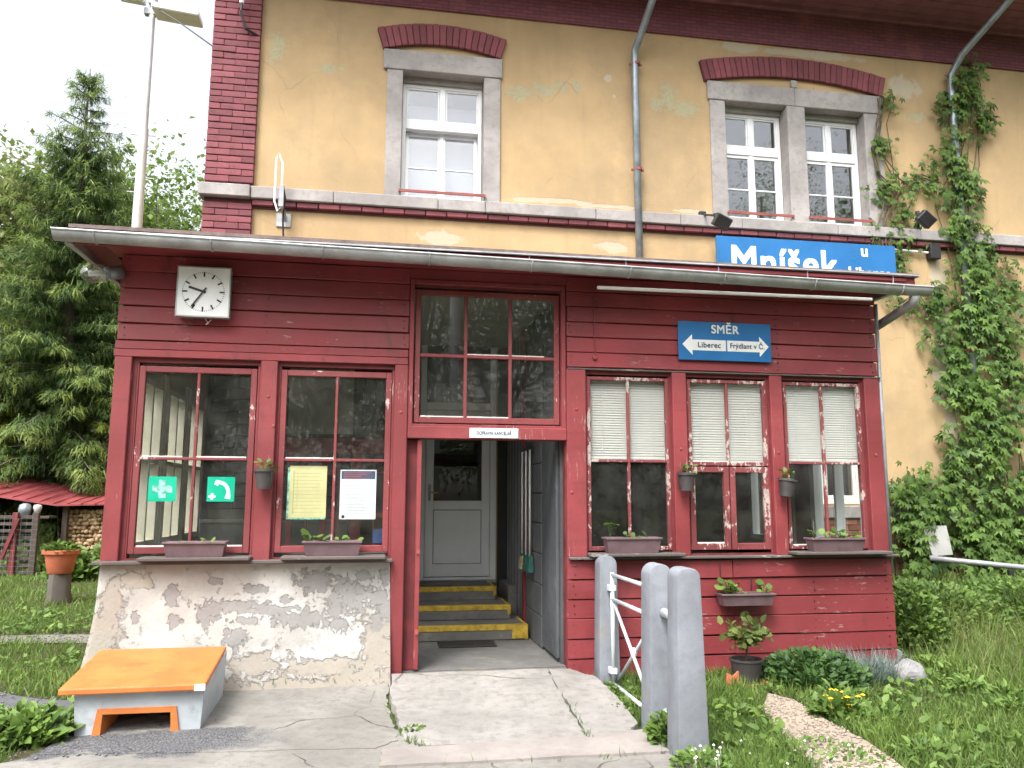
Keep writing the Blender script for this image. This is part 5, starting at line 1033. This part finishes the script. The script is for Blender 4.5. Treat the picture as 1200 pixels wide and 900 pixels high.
# lamp mast with two flat heads
ym_ = 8.0; mx = W(160, 270, ym_)[0]; ztop = W(176, 4, ym_)[1]; zs = W(163, 152, ym_)[1]
e = empty('lamp_mast', (mx, ym_, .1), 'tall pale steel lamp mast with two flat white heads behind the porch', 'lamp mast'); M['mast'] = simple('galvanised_mast', (.55, .56, .57), .5, .08, 4, .1, 30, .3)
build(MB().tube([(mx, ym_, 0), (mx, ym_, zs)], [.11, .085], 14), 'pole', M['mast'], e, smooth='auto'); build(MB().tube([(mx, ym_, zs-.02), (mx, ym_, ztop+.1)], [.07, .058], 12), 'upper_pole', M['mast'], e, smooth='auto'); build(MB().tube([(mx, ym_, zs-.04), (mx, ym_, zs+.03)], .085, 14), 'collar', M['mast'], e)
for k in range(5): z = zs-.1-k*.28; build(MB().bar((mx-.22, ym_, z), (mx+.22, ym_, z), .02, .02), 'step_rung', M['steel'], e)
for sgn, u0, u1, v0, v1 in ((1, 181, 236, 6, 20), (-1, 138, 168, -12, 2)):
    a = W(u0, (v0+v1)/2, ym_-.1); b = W(u1, (v0+v1)/2+8, ym_-.1); xx0, xx1 = sorted((a[0], b[0]))
    h = MB().box(xx0, xx1, ym_-.35, ym_+.1, a[1]-.06, a[1]+.06); h.v = [(x, y, z-(x-mx)*.10*1) for x, y, z in h.v]; build(h, 'lamp_head', M['white'], e, .02)
build(MB().box(mx-.14, mx+.14, ym_-.06, ym_+.06, ztop-.25, ztop-.12).box(mx-.06, mx+.06, ym_-.1, ym_+.1, ztop-.05, ztop+.2), 'bracket', M['steel'], e, .01)
w0 = W(190, -6, 6.5); w1 = W(252, 56, D+.1); tag(build(MB().tube([(mx+.1, ym_, ztop-.1), ((mx+w1[0])/2, (ym_+D)/2, (ztop+w1[1])/2-.02), (w1[0], D+.1, w1[1])], .012, 5), 'overhead_cable', M['black'], None, origin=(mx, ym_, ztop)), 'dark overhead cable running from the mast to the brick corner', 'cable')
# ---------------------------------------------------------------- trees
M['spruce'] = leafmat('spruce_needles', (.075, .13, .028), (.38, .46, .085), .4, .25); M['spruce_blue'] = leafmat('old_spruce_needles', (.06, .12, .038), (.28, .36, .10), .4, .25)
M['treeleaf'] = leafmat('spring_leaf', (.09, .15, .03), (.26, .36, .09), .45); M['treeleaf2'] = leafmat('young_maple_leaf', (.11, .14, .035), (.30, .33, .11), .45); M['trunk'] = M['bark']
def spruce(x, y, h, rad, label, seed, mat='spruce', dens=1., z0=.3):
    global rng
    keep = rng; rng = np.random.default_rng(seed); zg = float(tz(x, y)); e = empty('spruce_tree', (x, y, zg), label, 'spruce', 'spruces behind the shed')
    build(MB().tube([(x, y, zg), (x, y, zg+h*.5), (x, y, zg+h)], [.20, .11, .012], 9), 'trunk', M['trunk'], e, smooth=True)
    P = []; Dv = []; S = []; A = []; br = MB(); z = z0
    while z < h-.15:
        t = (z-z0)/(h-z0); L = rad*((1-t)**.85*.95+.05)*rng.uniform(.75, 1.1); nb = int(6+3*rng.random())
        if z > .82*h: L *= .8; nb = 5
        for k in range(nb):
            a = 2*math.pi*(k+rng.random()*.8)/nb; Lb = L*rng.uniform(.7, 1.12); ns = max(3, int(Lb/.11*dens*(1 if t < .55 else .75))); up = .35*t+.05; dr = .55*(1-t)
            dirv = np.array([math.cos(a), math.sin(a), 0.]); side = np.array([-math.sin(a), math.cos(a), 0.]); pts = []
            for i in range(ns+1):
                s = i/ns; pos = np.array([x, y, zg+z])+dirv*Lb*s+np.array([0, 0, Lb*(up*s-dr*s*s*.9+.22*max(0, s-.7)*(1 if t < .8 else 0))]); pts.append(pos)
                if s > .12:
                    wdt = (.10+.32*Lb/rad*(1-abs(s-.45)))*(.6 if t > .8 else 1)
                    for q in (-1, 1):
                        for m_ in range(2):
                            off = q*wdt*rng.uniform(.1, 1.); P.append(pos+side*off+np.array([0, 0, -abs(off)*rng.uniform(.2, .7)])+rng.normal(0, .03, 3)); Dv.append(dirv*.6+side*q*.7+np.array([0, 0, rng.uniform(-.9, -.1)])); S.append(rng.uniform(.20, .36)*(.65 if t > .8 else 1)); A.append(np.clip(.10+.75*s**2.2*abs(off)/max(wdt, .01)+.30*(s > .85)+rng.normal(0, .10), 0, 1))
            P.append(pts[-1]); Dv.append(dirv+np.array([0, 0, .1])); S.append(.28); A.append(.9)
            br.tube([tuple(pts[0]), tuple(pts[len(pts)//2]), tuple(pts[-1])], [.03*(1-t)+.008, .015, .006], 4)
        z += h/42*rng.uniform(.7, 1.25)
    P = np.array(P); Dv = np.array(Dv); S = np.array(S); A = np.array(A); n = len(P); Lf = Leaves()
    # each spray: a few narrow needle blades fanned around its axis
    for k in range(11):
        f = rng.normal(0, .5, (n, 3)); f[:, 2] -= .25; Lf.add('blade', P+rng.normal(0, .035, (n, 3)), Dv+f, (0, 0, 1), S*rng.uniform(.4, .85, n), .11, .15, .1, np.clip(A+rng.normal(0, .12, n), 0, 1))
    br_ = build(br, 'branches', M['trunk'], e); Lf.build('needles', M[mat], e); rng = keep
spruce(-7.0, 12.0, 11.4, 3.3, 'tallest dark spruce tree rising behind the red roofed shed', 11, 'spruce_blue', z0=.8)
spruce(-4.6, 11.6, 6.2, 2.3, 'spruce with bright spring tips close behind the porch corner', 12, z0=.3, dens=1.1); spruce(-8.6, 11.3, 5.2, 2.2, 'short spruce with bright green tips above the fence', 13, z0=.5)
def broadleaf(x, y, h, rad, label, seed, mat='treeleaf', n=9000, sz=.22, group='broadleaf trees beyond the lawn', nclump=70, cb=.30, flat=1.):
    global rng
    keep = rng; rng = np.random.default_rng(seed); zg = float(tz(x, y)); e = empty('broadleaf_tree', (x, y, zg), label, 'tree', group)
    t = MB().tube([(x, y, zg), (x+.1, y, zg+h*.3), (x-.1, y+.1, zg+h*.65), (x, y, zg+h*.9)], [h*.022, h*.017, h*.010, h*.003], 8); cz = zg+h*(cb+(1-cb)/2); hz = h*(1-cb)/2
    C = []
    while len(C) < nclump:
        v = rng.normal(0, 1, 3); v /= np.linalg.norm(v); r = rng.uniform(.35, 1.)**.6; C.append((x+v[0]*rad*r, y+v[1]*rad*r, cz+v[2]*hz*r))
    C = np.array(C)
    for c in C[:26]: m_ = (x+(c[0]-x)*.35, y+(c[1]-y)*.35, zg+h*.3+(c[2]-zg-h*.3)*.45); t.tube([(x, y, zg+h*rng.uniform(.25, .6)), m_, tuple(c)], [h*.008, h*.005, .012], 5)
    build(t, 'trunk', M['trunk'], e, smooth=True); k = rng.integers(0, nclump, n); cr = rng.uniform(.5, 1.2, nclump)*rad*.24
    P = C[k]+rng.normal(0, 1, (n, 3))*cr[k][:, None]*np.array([1, 1, .75]); L = Leaves(); out = (P-np.array([x, y, cz-hz*.3])); out /= np.linalg.norm(out, axis=1)[:, None]
    br = rng.normal(0, .16, nclump); L.add('diamond', P, rng.normal(0, .7, (n, 3))+out*.5+(0, 0, -.35), out+(0, 0, .8), rng.uniform(.6, 1.2, n)*sz, 1., .4, .1, np.clip(.42+br[k]+rng.normal(0, .2, n), 0, 1)); L.build('crown', M[mat], e); rng = keep
broadleaf(-7.2, 19, 11.7, 3.4, 'light green broadleaf tree between the spruce and the house', 21, n=32000, sz=.21)
broadleaf(-11.6, 17.5, 11.6, 3.2, 'yellowish young broadleaf tree left of the tallest spruce', 22, 'treeleaf2', n=30000, sz=.20)
broadleaf(-5.6, 24, 12.2, 3.4, 'pale green broadleaf tree just beside the brick corner', 23, n=30000, sz=.23)
broadleaf(-12, 27, 13.5, 5., 'far broadleaf tree closing the view behind the spruces', 24, n=24000, sz=.30)
# trees across the line behind the camera: they show in the panes and shade the low sky
for i, (x, y, h, rd) in enumerate(((-15, -21, 13, 5.), (-6.5, -24, 14.5, 5), (1.5, -23, 15, 5), (9.5, -22, 14, 5.2), (17, -19, 17, 5.6), (25, -20, 15, 5.5), (-11, -31, 16, 6.5), (-2.5, -33, 16, 6.5), (6, -31, 16.5, 6.5), (14, -31, 17, 6.5), (-20, -29, 15, 6))):
    broadleaf(x, y, h, rd, 'broadleaf tree across the line, seen only mirrored in the panes', 40+i, n=52000 if i < 6 else 16000, sz=.105 if i < 6 else .24, group='trees across the line', nclump=55, cb=.12)
e = empty('platform_pole', (1.9, -13.5, -.1), 'grey platform pole across the forecourt, mirrored in the transom panes', 'pole'); build(MB().tube([(1.9, -13.5, -.1), (1.9, -13.5, 9)], [.13, .09], 12), 'shaft', M['mast'], e, smooth=True)
for k in range(6): build(MB().tube([(1.9, -13.5, .2+k*.25), (1.9, -13.5, .45+k*.25)], .135, 12), 'band', M['yellow'] if k % 2 else M['black'], e)

# ---------------------------------------------------------------- grass and garden
M['grass'] = leafmat('grass_blade', (.065, .13, .028), (.26, .37, .085), .4); M['drygrass'] = leafmat('pale_seed_grass', (.16, .17, .06), (.33, .32, .14), .3); M['lav'] = leafmat('grey_blue_leaf', (.12, .17, .15), (.30, .37, .36), .2); M['flower_w'] = simple('white_flower', (.75, .74, .66), .7, .1); M['flower_y'] = simple('yellow_flower', (.75, .50, .02), .7, .1)
def field(n, x0, x1, y0, y1, keepf, hmin, hmax, w=.035, var=(0, 1), lean=.35, L=None):
    L = L or Leaves(); x = rng.uniform(x0, x1, n); y = rng.uniform(y0, y1, n); k = keepf(x, y); x, y = x[k], y[k]; m = len(x)
    c = np.sin(x*2.1+1.3*np.sin(y*1.7))*np.sin(y*2.6+.8*np.sin(x*1.9)); hh = rng.uniform(hmin, hmax, m)*(1+.35*c); P = np.stack([x, y, tz(x, y)-.005], 1)
    L.add('blade', P, np.stack([rng.normal(0, lean, m), rng.normal(0, lean, m), np.ones(m)], 1), np.stack([rng.normal(0, 1, m), rng.normal(0, 1, m), np.full(m, .2)], 1), hh, w/np.mean(hh)*.22, .1, .35, np.clip(rng.uniform(*var, m)*.7+.3*(c*.5+.5), 0, 1)); return L
g1 = [G(a, b, -.09) for a, b in ((900, 815), (932, 822), (972, 846), (1018, 870), (1066, 905), (1000, 940), (955, 905), (922, 870), (892, 832))]
def inpoly(x, y, poly):
    r = np.zeros(len(x), bool); n = len(poly)
    for i in range(n):
        (xa, ya_), (xb, yb_) = poly[i], poly[(i+1) % n]; cnd = ((ya_ > y) != (yb_ > y)) & (x < (xb-xa)*(y-ya_)/(yb_-ya_+1e-9)+xa); r ^= cnd
    return r
def right_keep(x, y): return ((y < -.10) | (x > 4.95)) & ~inpoly(x, y, g1) & ~((x < 2.08) & (y < -1.35)) & (x > 1.84+.05*np.sin(y*9)) & (y < 2.9) & ~((np.hypot(x-3.12, y+.44) < .17))
Lg = field(34000, 1.8, 6.2, -2.9, 0, right_keep, .045, .12); field(15000, 4.9, 9.5, -2.2, 3.0, right_keep, .10, .24, L=Lg); field(9000, 2.05, 3.0, -2.9, -.6, right_keep, .06, .14, L=Lg)
tag(Lg.build('garden_grass', M['grass']), 'rough green grass growing in the garden right of the path', 'grass', None, 'stuff')
Ls = field(2200, 5.0, 8.5, -1.2, 2.0, right_keep, .25, .42, .012, lean=.25); tag(Ls.build('seed_grass', M['drygrass']), 'pale feathery seed grass standing in the garden', 'grass', None, 'stuff')
def gravel_patch(x, y):
    return ((np.abs(y-(-.55-.55*(x+2.2))) < .42+.14*np.sin(x*3)) & (x < -2.15)) | ((y < -1.0-.3*np.sin(x*2)) & (x > -2.2)) | ((np.abs(y-2.1-.15*np.sin(x*1.3)) < .22) & (x < -2.6))
def left_keep(x, y): return (~gravel_patch(x, y)) & ~((x > -2.30) & (y > -.2)) & ~((x > -2.1) & (y > -1.35)) & (y > -1.5)
Lg = field(30000, -6.5, -1.95, -1.6, 4.0, left_keep, .05, .12); field(22000, -11, -2.3, 3.5, 10, left_keep, .05, .11, w=.05, L=Lg); tag(Lg.build('lawn_grass', M['grass']), 'short green lawn left of the porch', 'grass', None, 'stuff')
# broad-leaved weeds mixed into the grass
Lw = Leaves(); nc = 150
for (x0, x1, y0, y1, kf, m_) in ((2.1, 7.5, -2.7, 1.5, right_keep, 150), (-6, -2.2, -1.4, 3.8, left_keep, 110)):
    cx_ = rng.uniform(x0, x1, m_); cy_ = rng.uniform(y0, y1, m_)
    for i in range(m_):
        k = rng.integers(8, 34); r = rng.uniform(.05, .2); px2 = cx_[i]+rng.normal(0, r, k); py2 = cy_[i]+rng.normal(0, r, k); ok = kf(px2, py2); px2, py2 = px2[ok], py2[ok]; k = len(px2)
        if k == 0: continue
        a = rng.uniform(0, 6.28, k); hgt = rng.uniform(.03, .11); Lw.add('oval', np.stack([px2, py2, tz(px2, py2)+rng.uniform(.01, hgt, k)], 1), np.stack([np.cos(a), np.sin(a), np.full(k, .8)], 1), (0, -.2, 1), rng.uniform(.03, .09, k), rng.uniform(.6, 1.1), .3, .3, np.clip(rng.uniform(.2, .9)+rng.normal(0, .15, k), 0, 1))
tag(Lw.build('lawn_weeds', M['leaf_fresh']), 'small broad-leaved weeds mixed through the grass', 'weeds', None, 'stuff')
# dry stems through both lawns, and tufts creeping over the edges of the paving
Ld = field(2600, 2.1, 8, -2.6, 1.5, right_keep, .06, .16, .016, lean=.9); field(2500, -6.5, -2.0, -1.4, 4, left_keep, .04, .10, .016, lean=.9, L=Ld); tag(Ld.build('dry_stems', M['drygrass']), 'pale dry grass stems scattered through the lawns', 'grass', None, 'stuff')
Le = Leaves()
for (xa, ya_, xb, yb_, nn, zz) in ((1.86, -.35, 1.88, -1.4, 420, 0), (1.86, -2.0, 2.1, -2.8, 300, 0), (-2.02, -1.15, -2.15, -.2, 260, 0), (.14, -.3, .15, -1.0, 40, .0), (.20, -1.45, .33, -1.63, 60, 0), (ck[1][0], ck[1][1], ck[3][0], ck[3][1], 60, .02), (-1.1, -.12, .1, -.1, 26, .06), (.4, -2.0, 1.8, -2.0, 30, .01)):
    t = rng.random(nn); P = np.stack([xa+(xb-xa)*t+rng.normal(0, .018, nn), ya_+(yb_-ya_)*t+rng.normal(0, .018, nn), np.zeros(nn)], 1); P[:, 2] = tz(P[:, 0], P[:, 1])+zz; Le.add('blade', P, np.stack([rng.normal(0, .5, nn), rng.normal(0, .5, nn), np.ones(nn)], 1), rng.normal(0, 1, (nn, 3)), rng.uniform(.03, .085, nn), .11, .1, .3)
tag(Le.build('edge_tufts', M['grass']), 'grass tufts growing along the paving edges and cracks', 'grass', None, 'stuff')
# gravel: left asphalt crumbs and the trodden path on the right
tag(build(MB().slab(g1, lambda x, y: float(tz(x, y))+.012, lambda x, y: float(tz(x, y))-.05), 'trodden_path', m_concrete('trodden_gravel', (.36, .30, .235), 0, .9, .5)), kind='structure')
M['asphalt'] = m_concrete('crumbled_asphalt', (.115, .118, .125), 0, .8, .6)
gp = MB(); N = 40
xs_ = np.linspace(-8, -1.1, N); rows = []
for x in xs_:
    if x < -2.15: c = -.55-.55*(x+2.2); hw_ = .42+.14*math.sin(x*3)
    else: c = -1.22; hw_ = .24+.05*math.sin(x*6)
    if x > -2.1: break
    rows.append(((x, c-hw_), (x, c), (x, c+hw_)))
for r_ in rows:
    for j, (x, y) in enumerate(r_): gp.v.append((x, y, float(tz(x, y))+(.030 if x > -2.6 and y < -1.0 else .012)+(.006 if j == 1 else -.010)))
gp.f = [(i*3+j, i*3+j+1, (i+1)*3+j+1, (i+1)*3+j) for i in range(len(rows)-1) for j in range(2)]; tag(build(gp, 'asphalt_patch', M['asphalt'], smooth=True), kind='structure')
gp = MB()
for x in np.linspace(-9, -2.5, 24): 
    for s_ in (-1, 1): y = 2.1+.15*math.sin(x*1.3)+s_*.2; gp.v.append((x, y, float(tz(x, y))+.012))
gp.f = [(2*i, 2*i+1, 2*i+3, 2*i+2) for i in range(23)]; tag(build(gp, 'foot_path', m_concrete('pale_dust_path', (.17, .16, .14), 0, .6, .5)), kind='structure')
def pebbles(n, keepf, box, rmin, rmax, name, label, m):
    x = rng.uniform(box[0], box[1], n); y = rng.uniform(box[2], box[3], n); k = keepf(x, y); x, y = x[k], y[k]; n = len(x); r = rng.uniform(rmin, rmax, n)
    O = np.array([(1, 0, 0), (-1, 0, 0), (0, 1, 0), (0, -1, 0), (0, 0, .7), (0, 0, -.7)]); Fc = np.array([(0, 2, 4), (2, 1, 4), (1, 3, 4), (3, 0, 4), (2, 0, 5), (1, 2, 5), (3, 1, 5), (0, 3, 5)])
    V = O[None]*r[:, None, None]*rng.uniform(.7, 1.3, (n, 6, 1))+np.stack([x, y, tz(x, y)+.018], 1)[:, None]; F = (Fc[None]+np.arange(n)[:, None, None]*6).reshape(-1, 3); tag(arrays(name, V.reshape(-1, 3), F, m), label, 'gravel', None, 'stuff')
M['tangravel'] = simple('tan_gravel', (.30, .25, .20), .9, .35, 40)
pebbles(3500, lambda x, y: inpoly(x, y, g1), (2.4, 4.2, -2.9, -.5), .006, .016, 'path_gravel', 'fine pale gravel on the trodden garden path', M['tangravel'])
pebbles(5200, lambda x, y: gravel_patch(x, y) & (y > -1.5), (-6, -1.2, -1.5, 2.6), .005, .014, 'asphalt_gravel', 'dark crumbled asphalt gravel beside the grit bin', M['grit'])
def clump(x, y, rad, h, n, name, label, mat, kind='oval', sz=(.04, .08), wd=1., jit=.4, cat='plant', group=None, extra=None):
    zg = float(tz(x, y)); e = empty(name, (x, y, zg), label, cat, group); a = rng.uniform(0, 6.28, n); r = rad*np.sqrt(rng.random(n)); px = x+r*np.cos(a); pyy = y+r*np.sin(a)*.8; top = h*(1-(r/rad)**2*.6)
    P = np.stack([px, pyy, tz(px, pyy)+top*rng.random(n)**.7*(0 if kind == 'blade' else 1)], 1); L = Leaves()
    Dv = np.stack([np.cos(a)*.6, np.sin(a)*.6-.15, np.full(n, .75 if kind != 'blade' else 1.2)], 1); L.add(kind, P, Dv, (0, -.5, 1) if kind != 'blade' else (.3, -1, .2), rng.uniform(sz[0], sz[1], n)*(1 if kind != 'blade' else 1), wd, jit, .2); L.build('foliage', M[mat], e)
    if extra:
        m = 12; fl = MB()
        for i in range(extra[1]): aa = rng.uniform(0, 6.28); rr = rad*rng.random()**.5; fx, fy = x+rr*math.cos(aa), y+rr*math.sin(aa)*.8; fz = float(tz(fx, fy))+h*rng.uniform(.8, 1.25); fl.lathe([(0, -.008), (extra[2], 0), (0, .010)], (fx, fy, fz), 7).tube([(fx, fy, fz), (fx+.01, fy, fz-h)], .0016, 3, False)
        tag(build(fl, 'flowers', M[extra[0]], e), kind='stuff')
    return e
M['leaf_dark'] = leafmat('dark_herb_leaf', (.03, .075, .02), (.10, .19, .045)); M['sedum'] = leafmat('low_sedum', (.07, .13, .02), (.20, .30, .06))
clump(3.72, -.42, .46, .26, 1500, 'herb_bush', 'dense dark green herb bush at the foot of the red boards', 'leaf_dark', sz=(.04, .075))
clump(4.25, -.32, .32, .30, 1100, 'lavender_tuft', 'grey-blue lavender tuft beside the pale rock', 'lav', 'blade', (.14, .30), .028, .4)
clump(3.42, -1.30, .20, .13, 260, 'marigold_plant', 'low plant with yellow flowers beside the trodden path', 'leaf_fresh', sz=(.05, .10), extra=('flower_y', 14, .022))
clump(1.99, -.95, .30, .06, 900, 'sedum_mat', 'low bright green sedum mat under the tubular gate', 'sedum', sz=(.02, .045), jit=.6); clump(1.97, -.62, .22, .06, 600, 'sedum_mat', 'low green sedum near the post by the red boards', 'sedum', sz=(.02, .045), jit=.6)
clump(1.93, -1.79, .15, .22, 320, 'weed_tuft', 'leafy green weed growing between the paired concrete posts', 'leaf_fresh', sz=(.04, .08))
clump(1.93, -2.26, .16, .10, 160, 'clover_tuft', 'white flowering clover at the foot of the square-shouldered post', 'leaf_fresh', sz=(.03, .06), extra=('flower_w', 14, .010))
clump(2.6, -2.2, .5, .07, 320, 'clover_patch', 'clover patch with white heads right of the square-shouldered post', 'leaf_fresh', sz=(.025, .05), extra=('flower_w', 14, .009))
clump(-2.28, -1.02, .30, .16, 700, 'weed_patch', 'leafy weeds crowding the left side of the grit bin', 'leaf_fresh', sz=(.06, .12)); clump(-2.75, -.9, .35, .12, 700, 'weed_patch', 'broad-leaved weeds at the lawn edge beyond the grit bin', 'leaf_fresh', sz=(.06, .12))
clump(.26, -1.30, .07, .05, 70, 'crack_weed', 'small weed growing from the crack in the door slab', 'leaf_fresh', sz=(.03, .05))
clump(-5.0, 7.6, .35, .45, 500, 'leafy_shrub', 'low green shrub in front of the firewood', 'leaf_fresh', sz=(.10, .2)); clump(-6.4, 6.2, .7, .28, 800, 'grass_clump', 'thick light green clump below the slat fence', 'leaf_fresh', sz=(.08, .18)); clump(-4.6, 8.6, .35, .75, 500, 'leafy_shrub', 'upright green shrub beside the firewood stack', 'leaf_fresh', sz=(.10, .2))
clump(5.35, .5, .34, .70, 2600, 'leafy_shrub', 'tall leafy weeds beside the porch corner boards', 'leaf_fresh', sz=(.035, .075)); clump(6.3, 1.5, .9, .34, 3600, 'weed_bank', 'rank green weeds below the handrail', 'leaf_fresh', sz=(.035, .08)); clump(7.7, 1.6, .9, .34, 3000, 'weed_bank', 'rank green weeds around the dark handrail post', 'leaf_creeper', sz=(.035, .08))
for i in range(10):
    x = rng.uniform(2.5, 5.6); y = rng.uniform(-2.4, -.8)
    if not inpoly(np.array([x]), np.array([y]), g1)[0]: clump(x, y, .15, .09, 60, 'dandelion_rosette', 'broad-leaved weed rosette in the garden grass', 'leaf_fresh', 'oval', (.05, .10), .6, .3, 'weed', 'weed rosettes in the garden grass')
